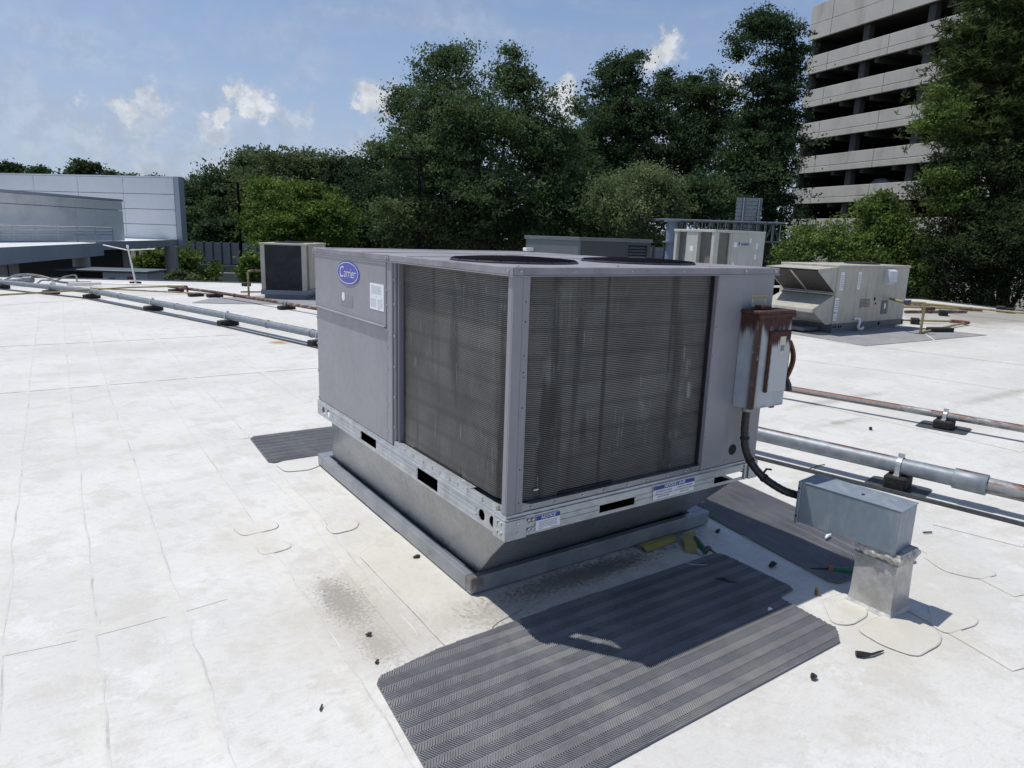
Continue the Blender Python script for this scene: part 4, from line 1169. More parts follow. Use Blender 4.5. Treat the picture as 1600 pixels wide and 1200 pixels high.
for y, w in ((9.3, .07), (8.05, .05), (12.4, .06), (14.8, .06), (15.9, .16), (17.6, .20)): sleeve(y, w, .068, BP_H, BPX, bp)
for y, lab in ((.10, 'black support block on a grey pad under the galvanised pipe, beyond the junction box'),
               (7.86, 'black support block under the galvanised pipe, right by the edge of the big unit'),
               (10.60, 'black support block under the galvanised pipe near the rust stain on the white roof'),
               (13.35, 'black support block under the galvanised pipe, third one out from the big unit'),
               (16.25, 'black support block under the galvanised pipe where the yellow gas pipe crosses it'),
               (17.55, 'black support block where the yellow gas pipe lies right against the galvanised pipe'),
               (19.25, 'black support block at the far left end of the galvanised pipe')):
    x, a = along(BPX, y)
    support(lab, (x, y), a if y > 1 else a, BP_R, BP_H, (.34, .16, .095) if y > 1 else (.20, .15, .105), mat_pad=y < 1)
b = MB()
cpts = [(x - .155, y - .02, .016) for x, y in BPX]
b.tube(cpts, .014, 8); 
tc_ = thing('electrical_conduit', 'thin dark electrical conduit lying on the roof beside the galvanised pipe', 'conduit', (1.70, 7.78, .0))
b.build('conduit_run', 'dark_conduit', tc_, smooth=True, world=True)
# rusty pipe further out, parallel to it
RP_R, RP_H = .036, .125
RP = [(1.20, 17.9), (1.95, 16.0), (2.78, 12.95), (5.72, .80), (6.6, -3.0)]
rp = thing('rusty_pipe', 'thinner rust-covered pipe running parallel beyond the galvanised pipe', 'pipe', (2.78, 12.95, RP_H))
b = MB(); b.tube([(x, y, RP_H) for x, y in RP[:3]] + [(4.4, 6.3, RP_H)], RP_R, 12); b.build('pipe_run', 'rustpipe', rp, smooth=True, world=True)
b = MB(); b.tube([(4.4, 6.3, RP_H), (5.72, .80, RP_H), (6.6, -3, RP_H)], RP_R, 12); b.build('pipe_run', 'mixed_pipe', rp, smooth=True, world=True)
sleeve(13.0, .14, .045, RP_H, RP, rp, 'galv_pipe'); sleeve(15.0, .10, .045, RP_H, RP, rp, 'rustpipe')
for y, lab in ((.78, 'black support block on a grey pad under the rusty pipe at right'),
               (12.85, 'black support block under the rusty pipe, in front of the beige condenser'),
               (15.95, 'double black support block under the rusty pipe near the mat round the beige condenser'),
               (17.55, 'black support block under the rusty pipe below the yellow elbow')):
    x, a = along(RP, y)
    support(lab, (x, y), a, RP_R, RP_H, (.22, .16, .085) if y < 1 else (.36, .17, .08), mat_pad=y < 1, clamp=y < 14)
    if 15 < y < 16:
        q = support('low black support block touching the double block under the rusty pipe', (x - .38, y + .30), a, RP_R, RP_H, (.34, .16, .07), clamp=False)
# yellow gas line at left
gl = thing('gas_pipe', 'long thin yellow gas pipe crossing over the galvanised pipe, ending in a rusty elbow', 'gas pipe', (1.631,17.794,-0.000))
A_ = Vector((-2.268,15.225,0.200)); Bp = Vector((0.241,16.772,0.200)); Cp = Vector((1.449,16.976,0.200))
Ap = A_ + (A_ - Bp) * 1.5
b = MB(); b.tube([Ap, A_, Bp, Cp], .019, 8); b.build('pipe_run', 'yellow', gl, smooth=True, world=True)
b = MB(); b.tube([Cp, Cp + Vector((.05, -.03, -.005)), Cp + Vector((.06, -.04, -.06)), Cp + Vector((.06, -.04, -.20))], [.022, .028, .028, .02], 8); b.build('elbow', 'rustpipe', gl, smooth=True, world=True)
# yellow riser feeding the beige condenser
gr = thing('gas_riser', 'upright yellow gas pipe standing beside the beige condenser', 'gas pipe', (2.742,15.839,0.000))
r0 = Vector((2.742,15.839,0.000))
b = MB(); b.tube([r0, r0 + Vector((0, 0, .60)), r0 + Vector((.02, 0, .64)), r0 + Vector((.06, -.02, .655))], .026, 8); b.build('upright', 'yellow', gr, smooth=True, world=True)
b = MB(); b.tube([r0 + Vector((.06, -.02, .655)), r0 + Vector((.40, -.10, .655))], .026, 8); b.build('branch', 'rustpipe', gr, smooth=True, world=True)
b = MB(); b.tube([r0 + Vector((.0, .02, .03)), r0 + Vector((-1.8, 1.4, .05)), r0 + Vector((-3.2, 2.7, .05))], .020, 6); b.build('ground_run', 'yellow', gr, smooth=True, world=True)
b = MB(); b.tube([r0 + Vector((.01, .9, .05)), r0 + Vector((2.8, .4, .05))], .020, 6); b.build('ground_run', 'rustpipe', gr, smooth=True, world=True)
support('small black block behind the yellow upright gas pipe', (3.491,19.246), .5, .02, .1, (.24, .16, .09), clamp=False)
support('wide black block lying alone between the pipes near the far left roof edge', (-0.646,20.142), .1, .02, .1, (.50, .20, .10), clamp=False)
support('black block under the white aerial mast near the roof edge', (0.678,20.173), .3, .02, .1, (.24, .24, .09), clamp=False)

# white aerial on its mast
an = thing('aerial', 'thin white aerial with two drooping arms on a slanting mast at the roof edge', 'aerial', (0.704,20.412,0.000))
m0 = Vector((0.610,19.454,0.090)); m1 = m0 + Vector((-.12, .06, 1.02))
b = MB(); b.tube([m0, m1], [.026, .020], 8); b.build('mast', 'white_pvc', an, smooth=True, world=True)
b = MB(); b.tube([m1 + Vector((0, 0, -.12)), m1 + Vector((-.55, .38, .0))], .014, 6); b.build('arm', 'white_pvc', an, smooth=True, world=True)
b = MB(); b.tube([m1 + Vector((0, 0, -.12)), m1 + Vector((.62, -.40, -.06))], .014, 6); b.build('arm', 'white_pvc', an, smooth=True, world=True)
b = MB(); b.bbox(-.03, .03, -.03, .03, -.06, .02, .006, R=Matrix.Translation(m1)); b.build('arm_bracket', 'white_pvc', an, world=True)

# loose flexible conduits and boxes at the far left end of the pipes
fc = thing('flexible_conduit', 'grey looping flexible conduits over the left end of the galvanised pipe', 'conduit', (-1.899,19.902,0.000))
b = MB(); b.tube(catmull([(-3.281,20.735,-0.063), (-2.438,20.205,0.116), (-2.120,20.030,0.274), (-1.799,19.822,0.319), (-1.460,19.577,0.268), (-1.194,19.368,0.165), (-0.875,19.753,0.100)], 6), .028, 8); b.build('hose', 'galv_pipe', fc, smooth=True, world=True)
b = MB(); b.tube(catmull([(-1.758,20.091,0.034), (-1.643,20.266,0.054), (-1.522,20.449,0.125), (-1.200,20.597,0.112), (-0.972,21.079,0.184), (-0.708,21.520,0.190), (-0.674,22.054,-0.051)], 6), .022, 8); b.build('hose', 'galv_pipe', fc, smooth=True, world=True)
b = MB(); b.bbox(-.05, .05, -.05, .05, 0, .16, .02, R=Matrix.Translation((-1.280,20.018,-0.000))); b.build('end_box', 'white_pvc', fc, world=True)
pt = thing('pipe_offcut', 'short wide galvanised tube resting above the roof behind the looping conduits', 'pipe', (-1.956,20.128,0.000))
b = MB(); b.tube([(-2.325,20.859,0.068), (-1.920,20.600,0.134)], .05, 10); b.build('tube_body', 'galv_pipe', pt, world=True)
b = MB(); b.tube([(-1.934,20.609,0.134), (-1.734,20.476,0.150)], .09, 12); b.build('tube_socket', 'galv_pipe', pt, world=True)
b = MB(); b.bbox(-.08, .08, -.08, .08, 0.001, .12, .02, R=Matrix.Translation((-1.845,20.110,0.000))); b.build('foot_block', 'rubber', pt, world=True)
wp = thing('white_pipe', 'white plastic pipe lying along the far left roof edge', 'pipe', (-0.720,20.860,0.000))
b = MB(); b.tube([(-0.998,19.589,0.080), (-0.199,19.704,0.080)], .045, 8); b.build('pipe_run', 'white_pvc', wp, smooth=True, world=True)
b = MB(); b.tube([(-0.182,19.972,0.060), (1.714,18.984,0.060)], .02, 6); b.build('thin_run', 'white_pvc', wp, smooth=True, world=True)

# ------------------------------------------------------------------ other machines on the roof
def pane_frame(b, x0, x1, z0, z1, y, w=.07, th=.03):
    b.bbox(x0, x0 + w, y - th, y, z0, z1, .004); b.bbox(x1 - w, x1, y - th, y, z0, z1, .004)
    b.bbox(x0 + w, x1 - w, y - th, y, z0, z0 + w, .004); b.bbox(x0 + w, x1 - w, y - th, y, z1 - w, z1, .004)
# beige condenser with a dark coil, near the far roof edge
lc = thing('condenser_unit', 'beige condenser with one big dark coil face, left of the big unit', 'air conditioner', (2.94, 15.36, .0015), math.radians(-31))
lw, ld = 1.10, 2.25
b = MB(); b.bbox(.05, lw - .05, .05, ld - .05, 0, .10, .01); b.build('curb', 'bluegrey', lc)
b = MB(); b.plate((0, 0, 0), EX, EZ, (0, -1, 0), -.02, lw + .02, .1005, .215, .01, octs=[(.03, .155, .030), (.115, .155, .030), (lw - .10, .155, .030), (lw - .02, .155, .030)])
b.box(-.02, lw + .02, .0005, ld, .11, .214); b.build('base_rail', 'bluegrey', lc)
b = MB(); b.bbox(0, .10, 0, .06, .2155, 1.31, .006); b.build('corner_post', 'beige', lc)
b = MB(); b.bbox(lw - .115, lw, 0, .06, .2155, 1.31, .006); b.build('corner_post', 'beige', lc)
b = MB(); b.box(.10, lw - .115, .02, .05, .2155, 1.31); cf = b.build('coil_face', 'coil_far', lc)
b = MB()
for k in range(56): b.box(.105, lw - .12, .012, .0198, .225 + k * .0194, .231 + k * .0194)
tag(b.build('coil_fin', 'coil_far', cf), kind='stuff')
b = MB(); b.box(lw - .03, lw - .012, .0605, .30, .2155, 1.31); b.build('coil_face', 'coil_pale', lc)
b = MB(); b.bbox(lw - .04, lw, .30, ld, .2155, 1.31, .006); b.bbox(0, .04, .0605, ld, .2155, 1.31, .006); b.bbox(.0405, lw - .0405, ld - .04, ld, .2155, 1.31, .006); b.build('side_panel', 'beige', lc)
b = MB(); b.bbox(-.015, lw + .015, -.015, ld + .02, 1.3105, 1.355, .006); b.build('top_cap', 'beige', lc)
b = MB(); b.lathe([(.36, 0), (.36, .02), (.33, .03), (.32, .001), (0, .001)], (lw / 2, .6, 1.3555), 24); b.build('fan_ring', 'black', lc)
b = MB(); b.lathe([(.36, 0), (.36, .02), (.33, .03), (.32, .001), (0, .001)], (lw / 2, 1.6, 1.3555), 24); b.build('fan_ring', 'black', lc)

# low blue-grey unit behind, louvred front with its shade put into the paint
gu = thing('air_handler', 'low blue-grey rooftop unit with a slatted end, showing just above the big unit', 'air conditioner', (7.568, 8.835, .0015))
b = MB(); b.bbox(0, 2.03, 0, 1.87, .0, .14, .01); b.build('base', 'rail_paint', gu)
b = MB(); b.bbox(0, .06, .0, 1.87, .141, 1.66, .006); b.build('end_panel', 'greygreen', gu)
b = MB(); b.bbox(.0605, 1.30, 0, .06, .141, 1.66, .006); b.build('front_panel', 'shade_greygreen', gu)
b = MB(); b.bbox(1.301, 1.36, 0, .06, .141, 1.66, .004); b.bbox(1.93, 2.03, 0, .06, .141, 1.66, .004); b.bbox(1.361, 1.929, 0, .06, 1.60, 1.66, .004); b.bbox(1.361, 1.929, 0, .06, .141, .30, .004); b.build('louvre_frame', 'shade_greygreen', gu)
b = MB(); b.box(1.361, 1.929, .08, .10, .30, 1.60); b.build('louvre_back', 'dark', gu)
sl = MB(); sl.prism([(1.362, .010, 0), (1.362, .016, 0), (1.362, .058, .045), (1.362, .052, .045)], (.566, 0, 0)); sm = sl.mesh('louvre_blade', 'greygreen')
for k in range(20): link('louvre_blade', sm, gu, (0, 0, .31 + k * .064))
b = MB(); b.bbox(.5605, 2.03, 1.81, 1.87, .141, 1.66, .004); b.bbox(1.97, 2.03, .0605, 1.809, .141, 1.66, .004); b.build('rear_panel', 'shade_greygreen', gu)
b = MB(); b.bbox(-.03, 2.06, -.03, 1.90, 1.6605, 1.735, .008); b.build('top_cap', 'greygreen', gu)
b = MB(); b.bbox(-.20, -.002, 1.55, 1.70, 1.40, 1.47, .01); b.build('side_duct', 'white_pvc', gu)

# pale cabinet with recessed coil bays
dk = thing('condenser_unit', 'pale tall condenser with recessed coil bays and a small blue maker mark', 'air conditioner', (11.505, 8.70, .0015))
DW, DL, DH = 1.85, 1.245, 2.01
b = MB(); b.bbox(0, DW, 0, DL, 0, .12, .01); b.build('base', 'rail_paint', dk)
b = MB(); b.box(.12, DW - .05, .06, DL - .06, .121, DH - .05); b.build('coil_face', 'coil_pale', dk)
b = MB()
for y0, y1 in ((0, .09), (.50, .86), (1.16, DL)): b.bbox(0, .115, y0, y1, .121, DH - .06, .006)
b.build('bay_panel', 'pale_unit', dk)
b = MB(); b.bbox(.116, .16, 0, .05, .121, DH - .06, .006); b.bbox(.56, .62, 0, .05, .121, DH - .06, .006); b.build('bay_post', 'pale_unit', dk)
b = MB(); b.box(-.0015, 0, .62, .73, 1.50, 1.62); b.build('white_sticker', 'white_label', dk)
b = MB(); b.bbox(.625, DW, -.01, .05, .121, DH - .06, .006); fp = b.build('front_panel', 'pale_unit', dk)
b = MB(); b.prism([(.855, -.0115, 1.66), (.905, -.0115, 1.69), (.905, -.0115, 1.735), (.87, -.0115, 1.75)], (0, -.002, 0)); b.build('maker_mark', 'blue_print', fp)
text('lettering', 'DAIKIN', .085, 'blue_print', fp, (1.10, -.0125, 1.695), EX, EZ, shear=.1, bold=.002)
for x, z, w, h in ((.75, 1.68, .11, .12), (1.30, 1.79, .06, .12), (1.56, 1.66, .07, .14), (1.53, 1.40, .08, .12), (.72, 1.23, .06, .10), (1.25, 1.12, .08, .05), (.82, 1.16, .14, .03)):
    b = MB(); b.box(x - w / 2, x + w / 2, -.0118, -.0102, z - h / 2, z + h / 2); b.build('white_sticker', 'white_label', fp)
b = MB()
for k in range(3): b.box(.70 + .05 * k, .73 + .05 * k, -.0118, -.0102, .82, 1.08)
b.box(.90, .94, -.018, -.0102, .92, 1.0); b.build('vent_slot', 'dark', fp)
b = MB(); b.bbox(DW - .045, DW, .0505, DL, .121, DH - .06, .006); b.bbox(.12, DW - .046, DL - .05, DL, .121, DH - .06, .006); b.build('side_panel', 'pale_unit', dk)
b = MB(); b.bbox(-.02, DW + .0, -.02, DL + .02, DH - .0595, DH, .008); b.build('top_cap', 'pale_unit', dk)

# beige packaged unit with two hoods at right
ru = thing('rooftop_unit', 'beige rooftop air conditioner with two jutting hoods, standing in the right background', 'air conditioner', (11.58, 5.60, .0015))
RW, RL, RH = 2.74, 1.29, 1.36
b = MB(); b.plate((0, -.01, 0), EX, EZ, (0, -1, 0), -.02, RW + .03, .06, .185, .01, octs=[(.05, .125, .028), (.13, .125, .028), (.24, .125, .028), (.31, .125, .028), (1.75, .125, .035), (2.70, .125, .03)])
b.box(-.02, -.01, 0, RL, .06, .185); b.box(RW, RW + .02, 0, RL, .06, .185); b.box(-.01, RW, 0.001, RL, .06, .10); b.build('base_rail', 'rail_paint', ru)
b = MB(); b.box(.1, RW - .15, .05, RL - .05, 0, .0595); b.build('curb', 'bluegrey', ru)
for x0, x1 in ((0, .30), (.302, 1.13), (1.132, 1.90), (1.902, RW)):
    b = MB(); b.bbox(x0, x1, 0, .05, .1855, RH - .05, .005); b.build('cabinet_panel', 'beige', ru)
b = MB(); b.bbox(0, .05, .0505, RL, .1855, RH - .05, .005); b.bbox(RW - .05, RW, .0505, RL, .1855, RH - .05, .005); b.bbox(.0505, RW - .0505, RL - .05, RL, .1855, RH - .05, .005); b.build('cabinet_panel', 'beige', ru)
b = MB(); b.bbox(-.02, RW + .02, -.02, RL + .02, RH - .0495, RH, .006); b.build('top_cap', 'beige', ru)
b = MB(); b.lathe([(.36, 0), (.36, .02), (.33, .035), (.0, .05)], (1.9, .62, RH + .0005), 24); b.build('fan_ring', 'black', ru)
for x, z, w, h in ((.165, 1.04, .12, .36), (.79, 1.05, .10, .36), (.075, .57, .13, .27), (.075, .32, .10, .14)):
    b = MB(); b.box(x - w / 2, x + w / 2, -.003, -.0003, z - h / 2, z + h / 2); w_s = b.build('white_sticker', 'white_label', ru)
    b = MB(); lines(b, (x - w / 2, -.0031, z - h / 2), EX, EZ, (0, -1, 0), [(.02, w - .02, .04 + .035 * k, .014) for k in range(int((h - .06) / .035))], .002); b.build('small_print', 'print', w_s)
b = MB()
for k in range(6): b.box(.92, 1.30, -.006, -.0003, .50 + .03 * k, .517 + .03 * k)
b.build('vent_slot', 'beige_dark', ru)
b = MB(); b.lathe([(.035, 0), (.03, .01), (0, .01)], (1.47, -.0003, .66), 10, axis='y'); b.lathe([(.022, 0), (.02, .01), (0, .01)], (1.53, -.0003, .56), 10, axis='y'); b.build('port', 'dark', ru)
b = MB(); b.box(1.78, 2.02, -.012, -.0003, .33, .62); b.build('gas_valve_plate', 'rail_paint', ru)
b = MB(); b.box(1.87, 1.93, -.0145, -.0123, .44, .56); b.build('white_sticker', 'white_label', ru)
b = MB(); b.prism([(1.74, -.0005, .95), (1.74, -.02, .95), (1.74, -.12, 1.02), (1.74, -.12, 1.24), (1.74, -.02, 1.29), (1.74, -.0005, 1.29)], (.30, 0, 0)); sb = b.build('switch_box', surf('pale_switch_box', (.58, .62, .66), .4, var=.05), ru)
b = MB(); b.tube(catmull([(2.06, -.02, 1.20), (2.10, -.06, 1.15), (2.08, -.06, 1.08), (2.05, -.03, 1.04)], 4), .014, 6); b.build('handle', 'white_pvc', sb)
b = MB(); b.tube(catmull([(.76, -.01, .265), (.86, -.06, .27), (.89, -.07, .20), (.86, -.07, .10), (.93, -.07, .05), (1.02, -.07, .06), (1.05, -.07, .09)], 5), .028, 8); b.build('drain_trap', 'white_pvc', ru, smooth=True)
# upper intake hood with filter mesh
b = MB(); hy0, hy1 = .02, 1.20
b.prism([(-.003, hy0, 1.30), (-.003, hy0, .81), (-.64, hy0, 1.23), (-.64, hy0, 1.27)], (0, .012, 0)); b.prism([(-.003, hy1, 1.30), (-.003, hy1, .81), (-.64, hy1, 1.23), (-.64, hy1, 1.27)], (0, -.012, 0))
b.prism([(-.003, hy0 - .01, 1.315), (-.66, hy0 - .01, 1.280), (-.66, hy0 - .01, 1.268), (-.003, hy0 - .01, 1.301)], (0, hy1 - hy0 + .02, 0))
b.prism([(-.63, hy0 + .6, 1.238), (-.02, hy0 + .6, .836), (-.03, hy0 + .6, .822), (-.645, hy0 + .6, 1.226)], (0, .03, 0))
b.box(-.10, -.003, hy0 - .01, hy1 + .01, .775, .797); hd = b.build('intake_hood', 'beige', ru)
b = MB(); b.prism([(-.630, hy0 + .0125, 1.240), (-.012, hy0 + .0125, .826), (-.003, hy0 + .0125, .838), (-.622, hy0 + .0125, 1.250)], (0, hy1 - hy0 - .025, 0)); b.build('filter_mesh', 'filter', hd)
# lower relief hood, open below
b = MB()
b.prism([(-.003, hy0, .755), (-.68, hy0, .50), (-.68, hy0, .47), (-.20, hy0, .18), (-.003, hy0, .18)], (0, .012, 0)); b.prism([(-.003, hy1, .755), (-.68, hy1, .50), (-.68, hy1, .47), (-.20, hy1, .18), (-.003, hy1, .18)], (0, -.012, 0))
b.prism([(-.003, hy0 - .01, .773), (-.71, hy0 - .01, .508), (-.71, hy0 - .01, .440), (-.692, hy0 - .01, .440), (-.692, hy0 - .01, .492), (-.003, hy0 - .01, .760)], (0, hy1 - hy0 + .02, 0)); b.build('relief_hood', 'beige', ru)
b = MB(); b.box(-.02, -.003, hy0 + .1, hy1 - .1, .24, .54); b.box(-.025, -.0205, hy0 + .1, hy1 - .1, .38, .40); b.build('damper_blade', 'galv_dull', ru)
b = MB(); b.bbox(-.62, -.12, .20, 1.20, .05, .12, .01); b.build('duct_rail', 'rail_paint', ru)

# yellow gas piping beside the beige unit
gp = thing('gas_pipe', 'yellow gas pipe with an upright and a rusty return bend beside the beige rooftop unit', 'gas pipe', (13.475,4.770,0.000))
q0 = Vector((13.441,4.759,0.030)); q1 = Vector((q0.x, q0.y, .64)); e0 = Vector((16.288,5.163,0.060))
b = MB(); b.tube([q0, q1], .028, 8); b.build('upright', 'yellow', gp, smooth=True, world=True)
b = MB(); b.tube([q1 + Vector((.03, 0, 0)), q1 + Vector((-.20, .35, 0)), Vector((13.6, 5.56, .66))], .028, 8); b.build('branch', 'yellow', gp, smooth=True, world=True)
b = MB(); b.bbox(-.06, .06, -.05, .05, -.04, .05, .01, R=Matrix.Translation(q1 + Vector((-.16, .27, 0)))); b.build('valve', surf('purple_valve', (.07, .06, .13), .5), gp, world=True)
b = MB(); b.tube([q0, e0], .028, 8); b.build('pipe_run', 'yellow', gp, smooth=True, world=True)
e1 = e0 + Vector((.10, .33, .0)); w0 = Vector((15.194,6.173,0.060))
b = MB(); b.tube([e0, e0 + Vector((.22, .0, .0)), e0 + Vector((.28, .16, 0)), e0 + Vector((.20, .33, 0)), e1], .040, 8); b.build('return_bend', surf('rust_red_fitting', (.17, .06, .045), .7, var=.2), gp, smooth=True, world=True)
b = MB(); b.tube([e1, w0], .024, 8); b.build('pipe_run', 'yellow', gp, smooth=True, world=True)
b = MB(); b.tube([q0 + Vector((.10, -.05, -.02)), (12.551,4.038,0.010)], .010, 6); b.build('drain_tail', 'white_pvc', gp, smooth=True, world=True)
support('long black block under the slanting yellow gas pipe at right', (14.287,4.769), 1.2, .03, .06, (.20, .55, .10), clamp=False)
support('black block behind the yellow upright beside the beige rooftop unit', (15.405,5.840), .5, .03, .06, (.40, .18, .13), clamp=False)
support('black block with a pale bolt, beyond the yellow gas pipe at right', (18.452,6.610), .5, .03, .06, (.42, .20, .14), clamp=False)
support('double wooden-looking block beyond the yellow gas pipe, hard against the beige unit', (18.982,7.241), .2, .03, .06, (.62, .20, .13), clamp=False)
support('black block under the long yellow pipe at the right roof edge', (21.800,6.543), .4, .03, .22, (.60, .22, .16), clamp=False)
support('smaller block next to the one under the long yellow pipe at the right edge', (21.634,6.248), .4, .03, .22, (.34, .20, .14), clamp=False)
yl = thing('gas_pipe', 'long yellow gas pipe along the far right roof edge in front of the dark trees', 'gas pipe', (23.800,8.514,-0.000))
b = MB(); y0 = Vector((19.216,8.665,0.220)); y1 = Vector((19.141,5.008,0.220)); b.tube([y0 + (y0 - y1) * .4, y0, y1, y1 + (y1 - y0) * .4], .028, 8); b.build('pipe_run', 'yellow', yl, smooth=True, world=True)
pl = thing('pipe_bundle', 'rusty and pale pipes lying side by side on the roof beyond the beige unit', 'pipes', (21.305,7.786,0.000))
for i, (p0, p1, m_) in enumerate((((20.446,8.803,0.060), (20.821,6.628,0.060), 'rustpipe'), ((19.339,8.140,0.060), (21.201,6.868,0.060), 'yellow'), ((17.826,7.298,0.050), (19.909,6.658,0.050), 'rustpipe'))):
    b = MB(); b.tube([p0, p1], .040, 8); b.build('pipe_run', m_, pl, smooth=True, world=True)

# white tube guard rail between the two right-hand machines
wr = thing('guard_rail', 'white tube guard rail between the pale condenser and the beige rooftop unit', 'railing', (12.0, 11.6, 0))
a0 = Vector((12.4, 11.2, 0)); a1 = Vector((17.8, 9.2, 0))
b = MB(); b.tube([a0 + Vector((0, 0, 1.02)), a1 + Vector((0, 0, 1.02))], .028, 8); b.build('top_tube', 'white_pvc', wr, smooth=True, world=True)
b = MB(); b.tube([a0 + Vector((0, 0, .55)), a1 + Vector((0, 0, .55))], .028, 8); b.build('middle_tube', 'white_pvc', wr, smooth=True, world=True)
for k in range(4):
    q = a0.lerp(a1, k / 3); b = MB(); b.tube([q, q + Vector((0, 0, 1.0))], .026, 8); b.build('upright', 'white_pvc', wr, smooth=True, world=True)

# ------------------------------------------------------------------ litter on the roof
def scrap(label, loc, yaw, pts, r, mat, cat='scrap'):
    b = MB(); b.tube(pts, r, 7)
    o = b.build('scrap', mat); o.location = (loc[0], loc[1], .012 if ' mat' in label and 'of the large' not in label and 'between' not in label else .004); o.rotation_euler = (0, 0, yaw)
    return tag(o, label, cat, 'litter on the white roof')
scrap('bent black plastic cable tie strip lying on the bright roof', (1.218,-0.945), -.35, [(-.02, .01, .012), (0, 0, .012), (.05, -.006, .008), (.10, .006, .006), (.125, .012, .005)], [.012, .013, .006, .005, .003], 'black', 'cable tie')
scrap('round black plastic lump on the roof near the right corner of the large mat', (0.898,-0.929), 0, [(-.014, 0, .008), (0, .004, .012), (.014, -.003, .007)], [.007, .013, .006], 'black')
scrap('black rubber lump in the shadow between the two mats', (1.613,-0.221), .4, [(-.03, .01, .010), (0, 0, .016), (.03, -.012, .008)], [.008, .016, .005], 'black')
scrap('brown cartridge stub standing at the edge of the shadow near the pedestal', (1.542,-0.529), 0, [(0, 0, 0), (0, 0, .022), (0, 0, .038)], [.011, .011, .008], surf('brown_stub', (.16, .13, .08), .5, var=.5, scale=80))
scrap('black twig-like scrap lying on the shaded part of the large mat', (1.233,-0.211), -1.0, [(-.05, 0, .012), (-.01, .006, .014), (.02, -.004, .012), (.06, .008, .010)], [.004, .010, .007, .004], 'black')
scrap('tiny white crumb on the large mat at the edge of the shadow', (1.174,-0.520), 0, [(-.012, 0, .014), (0, .004, .016), (.014, 0, .013)], [.004, .008, .004], 'white_label')
scrap('short dark sliver on the bright roof right of the junction box', (2.854,-0.438), -.5, [(-.03, 0, .006), (.03, .004, .006)], .005, 'black')
scrap('curled dark wire on the roof behind the junction box', (2.956,0.093), .3, [(-.05, .03, .01), (-.03, -.01, .012), (.02, -.02, .008), (.08, -.01, .006)], .005, 'black')
scrap('loose brown twig on the roof beyond the flexible conduit', (3.361,0.659), .2, [(-.06, .02, .006), (0, 0, .01), (.05, .01, .006), (.16, -.02, .006)], .004, 'bark')
scrap('black crumb under the curb frame by the dropped cards', (1.716,0.236), .2, [(-.016, 0, .006), (.016, .004, .006)], .010, 'black')
scrap('small brown debris lump against the left side of the curb frame', (-0.005,0.834), .2, [(-.02, .01, .006), (0, 0, .012), (.02, .004, .006)], [.006, .011, .005], 'bark')
scrap('dark flake on the pale roof left of the large mat', (-0.510,0.278), .2, [(-.012, .01, .004), (0, 0, .008), (.012, .004, .004)], [.004, .009, .005], 'bark')
scrap('tiny dark flake on the pale roof at the left end of the large mat', (-0.558,0.082), .8, [(-.01, .0, .004), (.01, .0, .004)], .006, 'bark')
scrap('thin dark sliver on the open white roof at lower left', (-0.842,-0.072), 1.0, [(-.014, 0, .004), (.014, .0, .004)], .004, 'bark')
scrap('white zip tie offcut lying on the narrow mat under the junction box', (2.201,-0.178), .2, [(-.04, 0, .016), (.0, .003, .018), (.04, .0, .016)], [.007, .011, .007], 'white_label')
scrap('yellow crumb on the far corner of the curb frame', (1.983,0.587), .2, [(-.02, 0, .008), (.0, .006, .012), (.02, .0, .008)], [.008, .014, .008], 'yellow')
scrap('black pellet on the bright roof beyond the galvanised pipe', (4.947,1.087), 0, [(-.016, 0, .010), (.0, .0, .014), (.016, 0, .010)], [.010, .018, .008], 'black')
scrap('thin pale wire curl on the shaded part of the large mat', (1.252,-0.002), -.5, [(-.06, .02, .011), (-.03, -.005, .011), (.02, -.015, .011), (.06, -.01, .011)], .0025, 'card_pale')
def card(label, quad, mat, tilt=.012):
    o3 = Vector((sum(q[0] for q in quad) / 4, sum(q[1] for q in quad) / 4, .0))
    b = MB()
    P = [Vector((q[0] - o3.x, q[1] - o3.y, .006 + (tilt if i in (1, 2) else 0))) for i, q in enumerate(quad)]
    mid = lambda a, c, d: (P[a] + P[c]) / 2 + Vector((0, 0, d))
    m0, m1 = mid(0, 1, .006), mid(3, 2, .006)
    for a, c, d, e in ((P[0], m0, m1, P[3]), (m0, P[1], P[2], m1)):
        b.prism([a, c, d, e], (0, 0, -.0012))
    o = b.build('label_card', [mat]); o.location = o3
    return tag(o, label, 'card', 'label cards dropped by the curb')
card('flat yellow and grey label card lying by the curb frame', [(1.135,0.253), (1.147,0.331), (1.420,0.332), (1.400,0.273)], 'card')
card('folded yellow label card leaning next to the green-handled tool', [(1.323,0.144), (1.453,0.283), (1.548,0.269), (1.377,0.094)], 'card', .03)
card('small pale lilac card under the folded yellow card', [(1.380,0.111), (1.426,0.160), (1.458,0.151), (1.374,0.059)], 'card_pale', .004)
tl = thing('utility_knife', 'green-handled tool with a dark hooked blade lying at the top corner of the large mat', 'tool', (1.485,0.165,-0.000))
h0 = Vector((1.484,0.210,0.022)); h1 = Vector((1.410,0.074,0.020)); h2 = Vector((1.432,0.056,0.018)); h3 = Vector((1.452,0.027,0.010))
b = MB(); b.tube([h0, h0.lerp(h1, .12), h0.lerp(h1, .5), h1], [.013, .019, .017, .019], 10); b.build('handle', 'green', tl, smooth=True, world=True)
b = MB(); b.tube([h0 + (h0 - h1) * .10, h0], [.012, .015], 10); b.build('handle_cap', 'black', tl, smooth=True, world=True)
b = MB(); b.tube(catmull([h1, h1.lerp(h2, .6) + Vector((0, 0, .02)), h2 + Vector((0, 0, .012)), h3], 4), [.016] * 5 + [.012] * 4 + [.006] * 4, 8); b.build('blade', surf('brown_tool_head', (.10, .07, .05), .5), tl, smooth=True, world=True)
